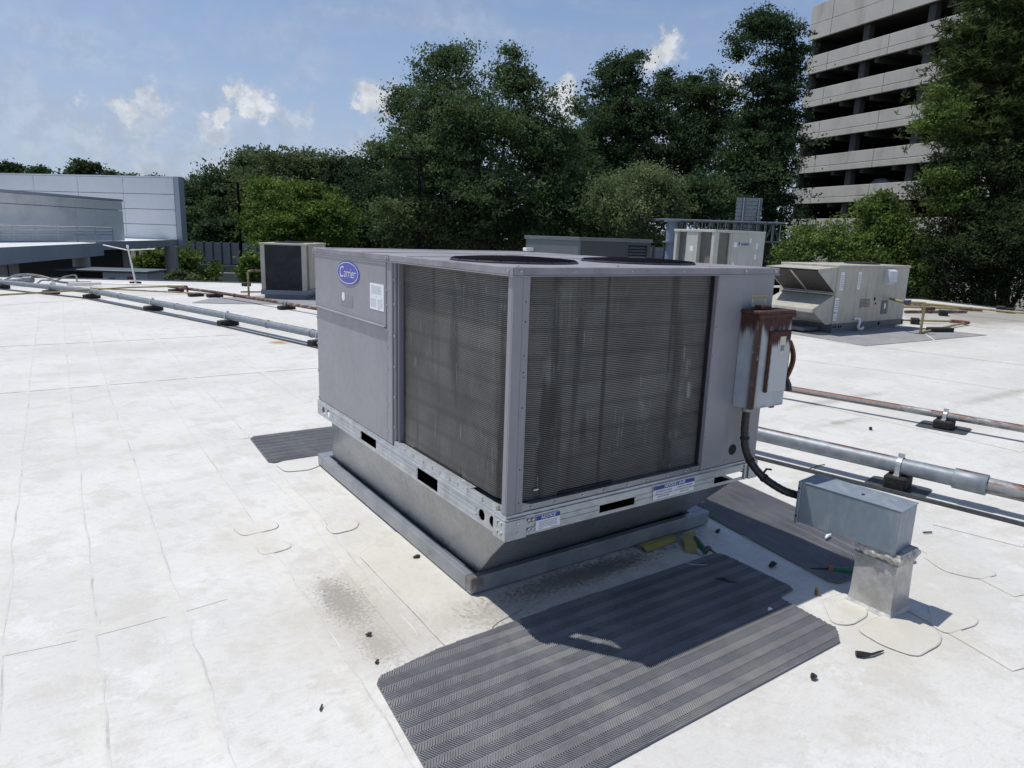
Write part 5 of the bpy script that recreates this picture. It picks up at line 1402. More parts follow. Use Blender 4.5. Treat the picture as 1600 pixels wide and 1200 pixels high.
sd_ = thing('screwdriver', 'screwdriver with green and orange handle lying in front of the silver pedestal', 'screwdriver', (1.920,-0.417,0.000))
h0 = Vector((1.752,-0.355,0.012)); h1 = Vector((1.827,-0.412,0.018)); h2 = Vector((1.940,-0.512,0.018))
b = MB(); b.tube([h0, h1], .0055, 8); b.build('shaft', 'black', sd_, smooth=True, world=True)
b = MB(); b.tube([h1, h1.lerp(h2, .14)], .019, 10); b.tube([h1.lerp(h2, .80), h1.lerp(h2, 1.0), h2 + (h2 - h1) * .1], [.019, .021, .010], 10); b.build('handle_cap', 'orange', sd_, smooth=True, world=True)
b = MB(); b.tube([h1.lerp(h2, .141), h1.lerp(h2, .45), h1.lerp(h2, .799)], [.017, .0155, .018], 10); b.build('handle', 'green', sd_, smooth=True, world=True)

# ------------------------------------------------------------------ parking structure
gc = Vector((59.874,40.504,13.260)); gz = [p[2] for p in ((62.022,41.655,23.341), (61.643,41.137,20.351), (61.307,40.992,18.910), (61.113,40.721,17.355), (60.726,40.610,15.912), (60.534,40.346,14.387), (60.201,40.206,12.976), (60.009,39.942,11.451), (59.665,39.779,9.920), (59.476,39.520,8.425), (59.197,39.353,7.045), (59.013,39.106,5.610), (58.731,38.932,4.201), (58.544,38.679,2.736))]
PG = thing('parking_garage', 'seven-storey beige concrete parking structure with dark open decks at upper right', 'parking garage', (gc.x, gc.y, -5.2), math.atan2(-.978, -.208))
GL = 36.0; JO = [0, 2.6, 9.0, 15.4, 21.8, 28.2, GL]
zb_ = lambda z: z + 5.2
for k in range(7):
    zt, zl = zb_(gz[2 * k]), zb_(gz[2 * k + 1])
    for j0, j1 in zip(JO, JO[1:]):
        b = MB(); gap = .014; lip = zl + (zt - zl) * (.34 if k else .45)
        b.bbox(j0 + gap, j1 - gap, 0, .22, lip + .03, zt, .02); b.bbox(j0 + gap, j1 - gap, -.03, .22, zl, lip - .03, .02); b.box(j0 + gap, j1 - gap, .06, .2, lip - .029, lip + .029)
        b.build('spandrel_panel', 'concrete', PG)
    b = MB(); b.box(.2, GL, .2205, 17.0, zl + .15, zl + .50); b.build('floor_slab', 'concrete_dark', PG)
    b = MB(); x = 1.2
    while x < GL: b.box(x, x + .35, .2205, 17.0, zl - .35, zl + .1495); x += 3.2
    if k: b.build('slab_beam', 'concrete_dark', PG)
for x in (-.12, 5.9, 12.0, 18.4, 24.8, 31.2):
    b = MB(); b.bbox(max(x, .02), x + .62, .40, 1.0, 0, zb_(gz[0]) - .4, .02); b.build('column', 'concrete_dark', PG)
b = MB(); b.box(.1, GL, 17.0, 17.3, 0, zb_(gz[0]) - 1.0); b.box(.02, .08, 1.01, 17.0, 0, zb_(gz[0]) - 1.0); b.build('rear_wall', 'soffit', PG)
b = MB(); b.bbox(.05, GL, .0, .22, 0, zb_(gz[13]) - 1.9, .02); b.build('base_wall', 'concrete', PG)
b = MB(); b.bbox(12.6, 15.2, 1.6, 1.75, zb_(gz[1]) - .20, zb_(gz[1]) - .10, .02); b.build('light_fitting', 'white_label', PG)
dh = MB(); dh.lathe([(.07, 0), (.07, .01), (0, .01)], (0, 0, 0), 8, axis='y'); dm = dh.mesh('drain_hole', 'dark')
for k in range(1, 6):
    for x in (.5, 3.6): link('drain_hole', dm, PG, (x, -.031, zb_(gz[2 * k + 1]) + .28))
# car on the second deck, seen over the parapet
zc = zb_(gz[11]) + .52 - 5.2
U2 = Matrix.Translation(PG.location) @ Matrix.Rotation(PG.rotation_euler.z, 4, 'Z')
cpos = U2 @ Vector((8.6, 2.6, zb_(gz[11]) + .505))
CR = thing('parked_car', 'silver parked car just visible on a lower deck of the parking structure', 'car', tuple(cpos), PG.rotation_euler.z)
b = MB(); b.prism([(-2.1, -.85, .35), (-2.1, -.85, .95), (-1.2, -.85, 1.05), (1.0, -.85, 1.05), (2.1, -.85, .85), (2.1, -.85, .35)], (0, 1.7, 0)); b.build('body', 'pale_unit', CR)
b = MB(); b.prism([(-1.3, -.78, 1.051), (-.8, -.68, 1.52), (.2, -.68, 1.52), (1.0, -.78, 1.051)], (0, 1.46, 0)); b.build('glasshouse', surf('car_glass', (.30, .36, .42), .1, var=.03), CR)
wh = MB(); wh.cyl((0, 0, 0), (0, .22, 0), .34, 14); wm = wh.mesh('wheel', 'rubber')
for x in (-1.3, 1.3):
    for y in (-.86, .64): link('wheel', wm, CR, (x, y, .34))

# ------------------------------------------------------------------ low white building at left
OB = thing('office_building', 'low white panelled building with projecting flat canopies at far left', 'building', (-3.0, 40.0, -5.2))
def wall(p0, p1, z0, z1, name, mat, th=.25, gap=.02):
    a = Vector((*p0[:2], 0)); c = Vector((*p1[:2], 0)); u = (c - a).normalized(); nn = Vector((-u.y, u.x, 0)) * th
    if nn.dot(Vector((a.x - CAM_POS[0], a.y - CAM_POS[1], 0))) < 0: nn = -nn
    b = MB(); a += u * gap / 2; c -= u * gap / 2
    b.prism([a + Vector((0, 0, z0 + gap / 2)), c + Vector((0, 0, z0 + gap / 2)), c + Vector((0, 0, z1 - gap / 2)), a + Vector((0, 0, z1 - gap / 2))], nn)
    return b.build(name, mat, OB, world=True)
A = Vector((5.562,44.792,1.370)[:2]); Bq = Vector((-8.689,58.810,1.167)[:2]); LW = (Bq - A).length; u = (Bq - A) / LW
cuts = [0, 3.45, 6.6, 9.75, 12.9, LW]
zr = [.80, 1.68, 2.58, 3.48, 4.44]
for c0, c1 in zip(cuts, cuts[1:]):
    for z0, z1 in zip(zr, zr[1:]): wall(A + u * c0, A + u * c1, z0, z1, 'wall_panel', 'white_panel', .25, .03)
vv = Vector((-u.y, u.x)); vv = vv if vv.dot(A) > 0 else -vv
b = MB(); a3 = Vector((*(A + vv * .10), 0)); b3 = Vector((*(A + u * LW + vv * .10), 0)); 
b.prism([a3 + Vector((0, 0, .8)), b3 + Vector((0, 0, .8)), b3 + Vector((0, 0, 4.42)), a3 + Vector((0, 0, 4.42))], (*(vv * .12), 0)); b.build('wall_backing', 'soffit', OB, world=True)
e0 = A - u * .02; e1 = A - u * .34
b = MB(); b.prism([(*e0, .44), (*e1, .44), (*e1, 4.52), (*e0, 4.52)], (*(vv * .5), 0)); b.build('end_fascia', 'fascia', OB, world=True)
b = MB(); b.prism([(*A, 4.445), (*(A + u * LW), 4.445), (*(A + u * LW), 4.52), (*A, 4.52)], (*(vv * .4), 0)); b.build('coping', 'white_panel', OB, world=True)
A2 = Vector((2.297,39.707,1.818)[:2]); B2 = Vector((-5.306,29.965,1.536)[:2]); u2 = (B2 - A2).normalized(); L2_ = (B2 - A2).length
for c0, c1 in zip([0, 3.6, 8.2, 12.8], [3.6, 8.2, 12.8, L2_]):
    for z0, z1 in ((.80, 2.34), (2.34, 2.76)): wall(A2 + u2 * c0, A2 + u2 * c1, z0, z1, 'wall_panel', 'cream_panel', .22, .025)
v2 = Vector((-u2.y, u2.x)); v2 = v2 if v2.dot(A2) > 0 else -v2
b = MB(); q = A2 - v2 * .06; b.prism([(*q, 2.77), (*(q + u2 * L2_), 2.77), (*(q + u2 * L2_), 2.89), (*q, 2.89)], (*(v2 * .34), 0)); b.build('coping', 'fascia', OB, world=True)
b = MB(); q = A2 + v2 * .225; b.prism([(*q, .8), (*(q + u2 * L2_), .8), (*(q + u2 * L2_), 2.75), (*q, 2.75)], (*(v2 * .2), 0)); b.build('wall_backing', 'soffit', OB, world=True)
q = A2 + u2 * 8.1 - v2 * .08; b = MB(); b.prism([(*q, 2.78), (*(q + u2 * .2), 2.78), (*(q + u2 * .2), 3.08), (*q, 3.08)], (*(v2 * .2), 0)); b.build('scupper_box', 'fascia', OB, world=True)
rl = thing('roof_railing', 'low triple-bar grey railing in front of the cream wall at far left', 'railing', (*(A2 + u2 * 5), .79))
q0 = A2 + u2 * 2.0 - v2 * .7; q1 = A2 + u2 * L2_ - v2 * .7
for z in (1.12, 1.29, 1.45):
    b = MB(); b.tube([(*q0, z), (*q1, z)], .035, 6); b.build('bar', 'rail_grey', rl, smooth=True, world=True)
for k in range(9):
    q = q0.lerp(q1, k / 8 * .98 + .005); b = MB(); b.bbox(q.x - .03, q.x + .03, q.y - .03, q.y + .03, .795, 1.50, .005); b.build('post', 'rail_grey', rl, world=True)
# canopies
F1, F2 = Vector((0.719,35.554,0.752)[:2]), Vector((5.897,45.620,0.670)[:2]); H0, H1 = Vector((-3.504,23.052,0.641)[:2]), Vector((0.821,33.569,0.530)[:2])
def canopy(poly, z0, z1):
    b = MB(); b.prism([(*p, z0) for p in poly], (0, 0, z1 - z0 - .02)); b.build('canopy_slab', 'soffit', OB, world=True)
    b = MB(); b.prism([(*p, z1 - .0195) for p in poly], (0, 0, .02)); b.build('canopy_deck', 'white_panel', OB, world=True)
back = Vector((.2, 1.0)).normalized()
canopy([F2, F1, F1 + back * 3 + Vector((-9, 6)), A + u * LW + vv * -.05, A + vv * .6], .45, .785)
canopy([H1, H0, H0 + Vector((-3, 9)), A2 + u2 * L2_, H1 + Vector((-1.6, 4.2))], .30, .795)
def fascia(p0, p1, z0, z1, n, out=.05):
    d = (p1 - p0) / n; w = Vector((d.y, -d.x)).normalized(); w = w if w.dot(Vector(CAM_POS[:2]) - p0) > 0 else -w
    for k in range(n):
        a, c = p0 + d * (k + .003), p0 + d * (k + .997)
        b = MB(); b.prism([(*(a + w * .004), z0 - .02), (*(c + w * .004), z0 - .02), (*(c + w * .004), z1 + .03), (*(a + w * .004), z1 + .03)], (*(w * out), 0)); b.build('fascia_panel', 'fascia', OB, world=True)
fascia(F1, F2, .45, .785, 4); fascia(H0, H1, .30, .795, 5)
for q, r in (((-2.303,28.133,-0.003), .15), ((-2.633,27.135,0.053), .17), ((0.075,32.026,-0.220), .17), ((0.004,38.217,-0.415), .20), ((2.481,41.570,-0.062), .20), ((5.083,44.108,-0.138), .36)):
    b = MB(); b.cyl((q[0], q[1], -5.2), (q[0], q[1], .44), r, 16); b.build('column', 'column', OB, smooth=True, world=True)
a4, b4 = Vector((2.847,43.775,-0.150)[:2]), Vector((-7.994,51.070,-0.576)[:2])
b = MB(); b.prism([(*a4, -5.2), (*b4, -5.2), (*b4, .44), (*a4, .44)], (.1, .4, 0)); b.build('undercroft_wall', 'soffit', OB, world=True)  # wall behind the canopies, coloured dark to stand for the shade there
# small shed below
sp = (0.458,29.264,-0.311); SH = thing('shed', 'low flat-roofed grey shed with a red board, beyond the far left roof edge', 'shed', (sp[0], sp[1], -5.2), math.radians(-31))
b = MB(); b.bbox(0, 1.7, 0, 1.5, 0, 5.02, .02); b.build('wall', 'fascia', SH)
b = MB(); b.bbox(-1.5, -.001, 1.4, 1.5, 0, 5.02, .02); b.build('wall', 'fascia', SH)
b = MB(); b.bbox(-1.7, 1.8, -.12, 1.6, 5.021, 5.10, .02); b.build('flat_roof', 'greygreen', SH)
b = MB(); b.box(-1.45, -.05, .3, .5, 3.2, 5.0); b.build('dark_opening', 'dark', SH)
b = MB(); b.box(.25, .48, -.02, -.001, 4.62, 4.80); b.build('window', 'dark', SH)
b = MB(); b.box(.95, 1.22, -.03, -.001, 4.62, 4.86); b.build('board', 'red', SH)

# ------------------------------------------------------------------ fences, lamps, sign gantry, house gable beyond the roof
def fence(label, pts, z0, z1, n, slats, group='fences beyond the roof'):
    p0, p1 = Vector(pts[0][:2]), Vector(pts[1][:2]); d = (p1 - p0) / n; L = d.length
    t = thing('fence', label, 'fence', (p0.x, p0.y, -5.2), math.atan2(d.y, d.x), group)
    m = MB(); hz = (z1 - z0) / slats
    for k in range(slats): m.prism([(.06, 0, z0 + 5.2 + k * hz), (.06, -.03, z0 + 5.2 + k * hz), (.06, -.008, z0 + 5.2 + (k + .93) * hz), (.06, 0, z0 + 5.2 + (k + .93) * hz)], (L - .12, 0, 0))
    m.box(.06, L - .06, .001, .03, z0 + 5.2, z1 + 5.2); me = m.mesh('fence_panel', 'fence')
    po = MB(); po.bbox(-.055, .055, -.06, .06, 0, z1 + 5.25, .01); pm = po.mesh('post', 'darkgrey')
    for k in range(n):
        link('fence_panel', me, t, (L * k, 0, 0)); link('post', pm, t, (L * k, 0, 0))
    link('post', pm, t, (L * n, 0, 0))
    return t
fence('tall grey louvred noise barrier seen between the white building and the beige condenser', ((7.183,55.622,-0.357), (13.251,51.539,-0.119)), -1.08, .51, 11, 9)
fence('low pale slatted fence just above the back edge of the big unit', ((16.955,46.734,0.661), (20.794,44.150,0.812)), -.9, .38, 6, 4)
fence('grey slatted fence behind the low blue-grey unit and the blue pole', ((20.509,20.971,1.423), (22.651,19.529,1.507)), -.3, 1.42, 5, 9)
bw = thing('barrier_wall', 'low grey concrete barrier wall below the noise barrier', 'wall', (10.400,56.815,-1.610))
def slabw(p0, p1, z0, z1, mat, nm):
    a, c = Vector((*p0[:2], 0)), Vector((*p1[:2], 0)); n_ = Vector((-(c - a).y, (c - a).x, 0)).normalized() * .3
    b = MB(); b.prism([a + Vector((0, 0, z0)), c + Vector((0, 0, z0)), c + Vector((0, 0, z1)), a + Vector((0, 0, z1))], n_); return b.build(nm, mat, bw, world=True)
slabw((8.067,54.137,-1.367), (13.009,50.811,-1.173), -5.2, -1.12, 'galv_dull', 'lower_wall'); slabw((7.567,51.329,-1.572), (12.270,48.164,-1.387), -5.2, -1.52, 'concrete', 'kerb_wall')
def lamp(label, base, h, arm):
    t = thing('street_lamp', label, 'street lamp', (base[0], base[1], -5.2), 0, 'street lamps beyond the roof')
    b = MB(); b.tube([(0, 0, 0), (0, 0, h)], [.11, .085], 8); b.build('pole', 'lamp_black', t, smooth=True)
    b = MB(); d = Vector(arm); b.tube([(0, 0, h - .05), tuple(d * .45 + Vector((0, 0, h)))], .04, 6); b.build('arm', 'lamp_black', t)
    yw = math.atan2(d.y, d.x); b = MB(); b.bbox(.0, .62, -.16, .16, -.05, .05, .02, R=Matrix.Translation(d * .40 + Vector((0, 0, h))) @ Matrix.Rotation(yw, 4, 'Z')); b.build('lamp_head', 'lamp_black', t)
lamp('black street lamp post standing in front of the big spreading oak', (14.186,29.350,2.748), 5.2 + (14.415,29.833,5.209)[2], (-.83, .56, 0))
lamp('black street lamp post in front of the noise barrier, left of the beige condenser', (9.736,46.922,1.474), 5.2 + (9.951,47.574,4.551)[2], (-.83, .56, 0))

sg = thing('sign_gantry', 'grey lattice sign gantry on a thick blue-grey tubular post with the sign seen from behind', 'sign gantry', ((21.309,19.309,1.897)[0], (21.309,19.309,1.897)[1], -5.2))
q = (21.309,19.309,1.897); zt = (21.372,19.442,2.576)[2]; zm = (21.289,19.266,1.680)[2]
for q_ in ((-5.2, zm - .03, .22), (zm + .03, zt - .05, .24)):
    b = MB(); b.cyl((q[0], q[1], q_[0]), (q[0], q[1], q_[1]), q_[2], 18); b.build('post', 'blue_pole', sg, smooth=True, world=True)
for q_ in ((zm - .03, zm + .03), (zt - .05, zt)):
    b = MB(); b.cyl((q[0], q[1], q_[0]), (q[0], q[1], q_[1]), .36, 18); b.build('flange', 'blue_pole', sg, smooth=True, world=True)
T0, T1 = Vector((20.940,19.747,2.613)), Vector((25.391,16.703,2.599)); T1.z = T0.z; dz = Vector((0, 0, -.80)); bk = Vector((.45, .66, 0))
for nm, o_ in (('top_chord', Vector()), ('top_chord', bk)):
    b = MB(); b.tube([T0 + o_, T1 + o_], .055, 8); b.build(nm, 'galv_dull', sg, smooth=True, world=True)
for o_ in (dz, dz + bk):
    b = MB(); b.tube([T0.lerp(T1, .12) + o_, T1.lerp(T0, .03) + o_], .045, 8); b.build('bottom_chord', 'galv_dull', sg, smooth=True, world=True)
NB = 13
for k in range(NB + 1):
    f = .16 + .82 * k / NB; p = T0.lerp(T1, f); p2 = T0.lerp(T1, f + .82 / NB)
    for q_ in ([p, p + dz], [p + bk, p + bk + dz], [p, p + bk]):
        b = MB(); b.tube(q_, .026, 6); b.build('strut', 'galv_dull', sg, world=True)
    if k < NB:
        for q_ in ([p + dz, p2] if k % 2 else [p, p2 + dz], [p + bk, p2 + bk + dz] if k % 2 else [p + bk + dz, p2 + bk]):
            b = MB(); b.tube(q_, .022, 5); b.build('brace', 'galv_dull', sg, world=True)
s0, s1 = Vector((23.838,18.043,3.674)), Vector((24.754,17.412,3.656)); zlo = T0.z - .55
for k in range(10):
    z0 = zlo + (s0.z - zlo) * k / 10; z1 = zlo + (s0.z - zlo) * (k + .90) / 10
    b = MB(); a, c = Vector((s0.x, s0.y, z0)), Vector((s1.x, s1.y, z0)); b.prism([a, c, c + Vector((0, 0, z1 - z0)), a + Vector((0, 0, z1 - z0))], (.03, .045, 0)); b.build('sign_slat', 'galv_dull', sg, world=True)
for f in (.28, .88):
    p = s0.lerp(s1, f) - Vector((.05, .075, 0)); b = MB(); b.bbox(-.05, .05, -.03, .03, zlo - p.z, -.02, .005, R=Matrix.Translation(p)); b.build('sign_bracket', 'blue_pole', sg, world=True)
hp = (23.888,52.052,1.223); HS = thing('house', 'grey gabled house end half hidden under the oak', 'house', (hp[0], hp[1], -5.2), -.6)
hz = (24.030,52.228,2.274)[2] + 5.2; hw = 1.5
b = MB(); b.prism([(-hw, 0, 0), (hw, 0, 0), (hw, 0, hz - 1.3), (0, 0, hz - .08), (-hw, 0, hz - 1.3)], (0, 7, 0)); b.build('wall', 'house', HS)
for s_ in (-1, 1):
    b = MB(); b.prism([(0, -.2, hz), (s_ * (hw + .3), -.2, hz - 1.56), (s_ * (hw + .3), -.2, hz - 1.68), (0, -.2, hz - .12)], (0, 7.4, 0)); b.build('roof', 'fascia' if s_ < 0 else 'darkgrey', HS)

# ------------------------------------------------------------------ trees
def leaves_mesh(name, P, Nrm, Adir, L, Wd, tone, mat):
    """P centre, Adir long axis, Nrm normal, all (n,3); diamond leaves"""
    n = len(P)
    B = np.cross(Nrm, Adir); B /= np.linalg.norm(B, axis=1, keepdims=True) + 1e-9
    V = np.empty((n, 4, 3))
    V[:, 0] = P - Adir * L[:, None]; V[:, 2] = P + Adir * L[:, None]
    V[:, 1] = P + B * Wd[:, None] - Adir * L[:, None] * .1; V[:, 3] = P - B * Wd[:, None] - Adir * L[:, None] * .1
    me = bpy.data.meshes.new(name)
    me.vertices.add(4 * n); me.vertices.foreach_set('co', V.ravel())
    me.loops.add(4 * n); me.loops.foreach_set('vertex_index', np.arange(4 * n, dtype=np.int32))
    me.polygons.add(n); me.polygons.foreach_set('loop_start', np.arange(0, 4 * n, 4, dtype=np.int32))
    at = me.attributes.new('tone', 'FLOAT', 'FACE'); at.data.foreach_set('value', np.clip(tone, 0, 1).astype(np.float32))
    me.materials.append(mat); me.update(calc_edges=True)
    return me
def unit(n):
    v = RNG.normal(size=(n, 3)); return v / np.linalg.norm(v, axis=1, keepdims=True)
def tree(name, label, cat, base, lobes, leaf, n, size, clump=.55, per=42, trunk=.22, kind=None, group='trees beyond the roof', needle=False, limbs=True, shell=.42, flat=.5, wisp=.16, reach=1.22):
    L = np.array(lobes); t = thing(name, label, cat, (base[0], base[1], -5.2), 0, group)
    wgt = L[:, 3] * L[:, 4] + .02; wgt = wgt / wgt.sum()
    nc = max(6, int(n / per)); li = RNG.choice(len(L), nc, p=wgt)
    d = unit(nc); r = shell + (1 - shell) * RNG.random(nc) ** .55
    r = np.where(RNG.random(nc) < wisp, r * RNG.uniform(1.0, reach, nc), r)      # some sprays reach past the outline
    lump = 1 + .16 * np.sin(d[:, 0] * 5 + li) * np.cos(d[:, 2] * 6 + li * 2)
    dep = (L[li, 3] + L[li, 4]) / 2 * 1.0
    C = L[li, :3] + np.stack([d[:, 0] * L[li, 3], d[:, 1] * np.maximum(L[li, 3] * .8, dep * .7), d[:, 2] * L[li, 4]], 1) * (r * lump)[:, None]
    # most sprays gather round boughs, so the crown breaks into layered masses with gaps
    nb = max(6, nc // 14); bi = RNG.choice(nc, nb, replace=False); pick = RNG.integers(0, nb, nc); near = bi[pick]
    br = np.minimum(clump * 1.55, .42 * np.minimum(L[li[near], 3], L[li[near], 4]))
    Cb = C[near] * .97 + L[li[near], :3] * .03 + RNG.normal(size=(nc, 3)) * np.array([1.15, 1.15, .55]) * br[:, None]
    use = RNG.random(nc) < .72
    C = np.where(use[:, None], Cb, C)
    cs = clump * RNG.uniform(.55, 1.3, nc)
    ct = RNG.normal(.45, .16, nc) + np.where(use, RNG.normal(0, .20, nb)[pick], 0)
    k = np.repeat(np.arange(nc), per); m = len(k)
    if needle:
        a = unit(m); a[:, 2] = a[:, 2] * .7 + .25; a /= np.linalg.norm(a, axis=1, keepdims=True)
        sub = RNG.normal(size=(nc, 5, 3)) * np.array([1, 1, .5]); ss = sub[k, RNG.integers(0, 5, m)]
        P = C[k] + ss * (cs[k] * .75)[:, None] + a * (size * RNG.uniform(.5, 1.0, m))[:, None]
        nr = unit(m); nr -= a * (nr * a).sum(1, keepdims=True); nr /= np.linalg.norm(nr, axis=1, keepdims=True)
        me = leaves_mesh('foliage', P, nr, a, size * RNG.uniform(.7, 1.1, m), size * RNG.uniform(.10, .17, m), ct[k] + RNG.normal(0, .14, m), leaf)
    else:
        P = C[k] + RNG.normal(size=(m, 3)) * np.array([1, 1, flat]) * (cs[k] * .55)[:, None]
        nr = unit(m) * .9 + np.array([0, 0, .55]); nr /= np.linalg.norm(nr, axis=1, keepdims=True)
        a = unit(m); a -= nr * (a * nr).sum(1, keepdims=True); a /= np.linalg.norm(a, axis=1, keepdims=True)
        s = size * RNG.uniform(.6, 1.25, m)
        me = leaves_mesh('foliage', P, nr, a, s, s * RNG.uniform(.40, .62, m), ct[k] + RNG.normal(0, .10, m), leaf)
    me.transform(Matrix.Translation((-base[0], -base[1], 5.2)))
    cr = link('crown', me, t)
    if limbs:
        b = MB(); o = Vector((0, 0, 0)); c0 = L[:, :3].mean(0) - np.array([base[0], base[1], -5.2])
        top = Vector(c0); H = max(top.z, 1.0)
        mid = Vector((top.x * .25, top.y * .25, H * .45))
        b.tube(catmull([o, mid, top], 5), [trunk * (1 - .06 * i) for i in range(11)], 8)
        b.tube([o + Vector((0, 0, -.05)), Vector((0, 0, .3))], [trunk * 1.6, trunk * 1.05], 8)
        b.build('trunk', 'bark', t, smooth=True)
        order = sorted(range(len(L)), key=lambda i: -L[i, 3] * L[i, 4])[:9]
        b = MB()
        for i in order:
            e = Vector(L[i, :3] - np.array([base[0], base[1], -5.2])); f = random.uniform(.35, .75)
            s_ = catmull([o, mid, top], 5)[int(f * 10)]
            m2 = s_.lerp(e, .5) + Vector((random.uniform(-.3, .3), random.uniform(-.3, .3), random.uniform(-.1, .4)))
            P3 = catmull([s_, m2, e + Vector((0, 0, L[i, 4] * .4))], 4); b.tube(P3, [trunk * .42 * (1 - .1 * j) for j in range(len(P3))], 6)
        b.build('limb', 'bark', t, smooth=True)
    return t
pb = lambda p: (p[0], p[1])
tree('oak_tree', 'big spreading oak with two pointed leaders rising in the centre behind the big unit', 'tree', pb((18.942,30.672,1.270)),
     [(19.65,31.35,5.75,3.69,3.52), (17.21,32.04,6.74,2.23,2.40), (17.81,33.57,9.45,1.69,1.83), (16.39,32.84,7.71,1.54,1.54), (15.66,34.15,8.43,0.62,0.76), (18.33,33.62,11.01,0.91,1.06), (17.84,34.04,11.33,0.49,0.63),
      (21.14,31.88,9.32,1.43,1.96), (21.50,32.32,11.94,0.39,0.78), (21.17,32.20,10.64,0.86,1.00), (21.34,31.28,9.93,0.84,0.84), (22.26,30.54,7.11,1.78,1.96), (23.45,29.92,5.46,1.52,2.17), (18.02,30.58,3.27,3.43,2.06), (22.02,29.05,3.10,2.11,1.94),
      (15.22,31.81,5.41,1.73,1.20), (14.06,32.69,5.75,1.07,0.53), (15.92,31.00,4.14,1.83,1.50)], L_OAK, 130000, .092, .55, trunk=.38, wisp=.26, reach=1.38)
tree('oak_tree', 'lower limb of pale green oak sprays spreading left behind the lamp post', 'tree', pb((15.443,29.336,1.231)),
     [(14.26,30.58,2.92,1.56,0.52), (13.18,31.30,2.85,0.91,0.29), (15.04,29.98,2.64,1.30,0.71), (14.56,30.08,1.76,1.04,0.91), (13.65,30.79,2.11,0.71,0.45), (15.97,30.34,1.71,1.33,0.93), (14.97,30.43,4.21,0.58,0.78)], L_OLIVE, 26000, .085, .45, trunk=.20)
tree('dense_tree', 'dark undergrowth tree filling the space beneath the oak', 'tree', pb((22.371,33.235,1.083)),
     [(19.88,35.16,1.93,2.72,1.36), (22.46,33.42,2.03,3.11,1.56), (24.73,31.94,2.31,2.72,1.75), (28.03,32.24,2.62,2.44,1.83), (19.10,40.62,1.84,2.13,1.49), (28.63,35.18,5.95,1.49,1.92)], L_DARK, 40000, .12, .7, trunk=.3)
for lab, base, lobes, mat, n in (
    ('dark round-topped tree at the left end of the tree line, next to the white building', (9.962,66.162,-0.154), [(10.34,66.97,3.94,1.84,1.84), (9.50,67.05,2.06,1.49,2.58), (11.27,66.01,2.69,1.84,2.58), (12.05,67.24,4.72,1.17,1.17)], L_DARK, 13000),
    ('mid-green tree in the left tree line, behind the lamp in front of the noise barrier', (13.056,64.080,-0.033), [(12.78,65.50,4.71,1.95,1.95), (15.17,65.49,6.20,2.10,1.98), (13.73,64.57,3.63,2.30,2.41), (11.17,63.45,2.13,1.67,1.33)], L_OAK, 15000),
    ('paler olive-green tree crowning the left tree line', (16.731,59.150,0.187), [(16.59,60.79,6.13,2.56,2.00), (18.03,59.97,6.78,2.00,1.56), (19.33,58.87,5.97,1.89,2.00), (15.32,61.30,4.73,2.22,1.78), (17.57,59.64,4.28,3.33,1.89)], L_OLIVE, 19000),
    ('dark green tree between the olive tree and the oak', (21.148,58.635,0.285), [(21.46,59.95,6.17,2.07,2.53), (20.41,58.83,3.87,2.60,2.82), (22.88,58.71,5.10,2.41,2.87), (20.82,56.89,2.24,2.78,1.94)], L_DARK, 17000),
    ('dark tree closest to the oak on its left side', (22.356,52.907,0.483), [(22.61,54.32,6.61,1.93,2.04), (23.09,52.32,4.92,2.11,2.74), (21.53,52.90,3.06,2.43,2.38), (23.23,51.62,2.61,2.11,1.90), (21.96,57.36,7.05,0.89,0.78)], L_DARK, 17000)):
    tree('dense_tree', lab, 'tree', pb(base), lobes, mat, int(n * 1.7), .14, .75, trunk=.3, wisp=.22)
tree('pine_tree', 'dark pine top poking out above the olive tree', 'tree', pb((16.558,69.097,-0.120)), [(17.32,70.70,8.06,1.26,0.76), (18.13,70.25,8.46,1.39,0.50), (18.88,69.65,8.13,1.13,0.63)], L_DARK, 2600, .20, .8, trunk=.2)
tree('weeping_tree', 'dark drooping tree in front of the noise barrier', 'tree', pb((10.137,58.671,0.078)), [(10.03,59.04,1.23,1.35,0.52), (10.94,58.57,1.78,1.24,0.47), (9.67,59.12,0.56,1.35,0.47), (11.04,58.19,0.62,1.35,0.62)], L_DARK, 5200, .15, .55, trunk=.16)
tree('bright_tree', 'bright yellow-green bushy tree behind the beige condenser', 'tree', pb((12.806,44.554,0.433)),
     [(11.81,45.90,3.01,1.87,1.36), (13.23,44.95,3.06,1.70,1.53), (14.21,44.07,2.27,1.62,1.45), (12.06,44.07,1.38,2.17,1.17), (14.47,42.42,1.35,1.17,0.83), (10.52,46.50,1.92,0.51,1.28), (15.32,41.80,1.22,0.42,0.42), (11.48,47.64,4.07,0.96,0.78), (13.68,44.92,4.12,0.85,0.68)], L_BRIGHT, 38000, .11, .55, trunk=.22)
for lab, base, lobes, n in (
    ('distant dark tree top above the far left end of the white building', (-4.109,149.572,7.396), [(-4.99,150.79,9.74,2.00,1.11), (-3.13,149.59,10.03,1.44,1.00), (-7.57,152.52,9.64,2.22,1.11)], 2600),
    ('small distant dark tree top above the cream wall', (0.037,146.782,7.559), [(-0.23,147.50,9.60,1.44,0.78), (1.58,146.19,9.35,0.89,0.44)], 1400),
    ('distant dark tree top with the tallest tuft above the white wall', (6.487,142.443,7.812), [(6.56,143.12,10.63,1.78,1.44), (4.57,144.29,9.90,1.78,0.89), (8.55,141.67,10.27,1.56,1.11), (10.35,140.35,9.91,1.33,0.67)], 3800),
    ('low distant tree top near the right end of the white wall', (12.936,138.103,8.066), [(12.88,138.50,9.47,1.33,0.44), (16.73,135.86,9.40,1.11,0.33)], 1000)):
    tree('distant_tree', lab, 'tree', pb(base), lobes, L_DARK, n, .30, 1.2, trunk=.3)
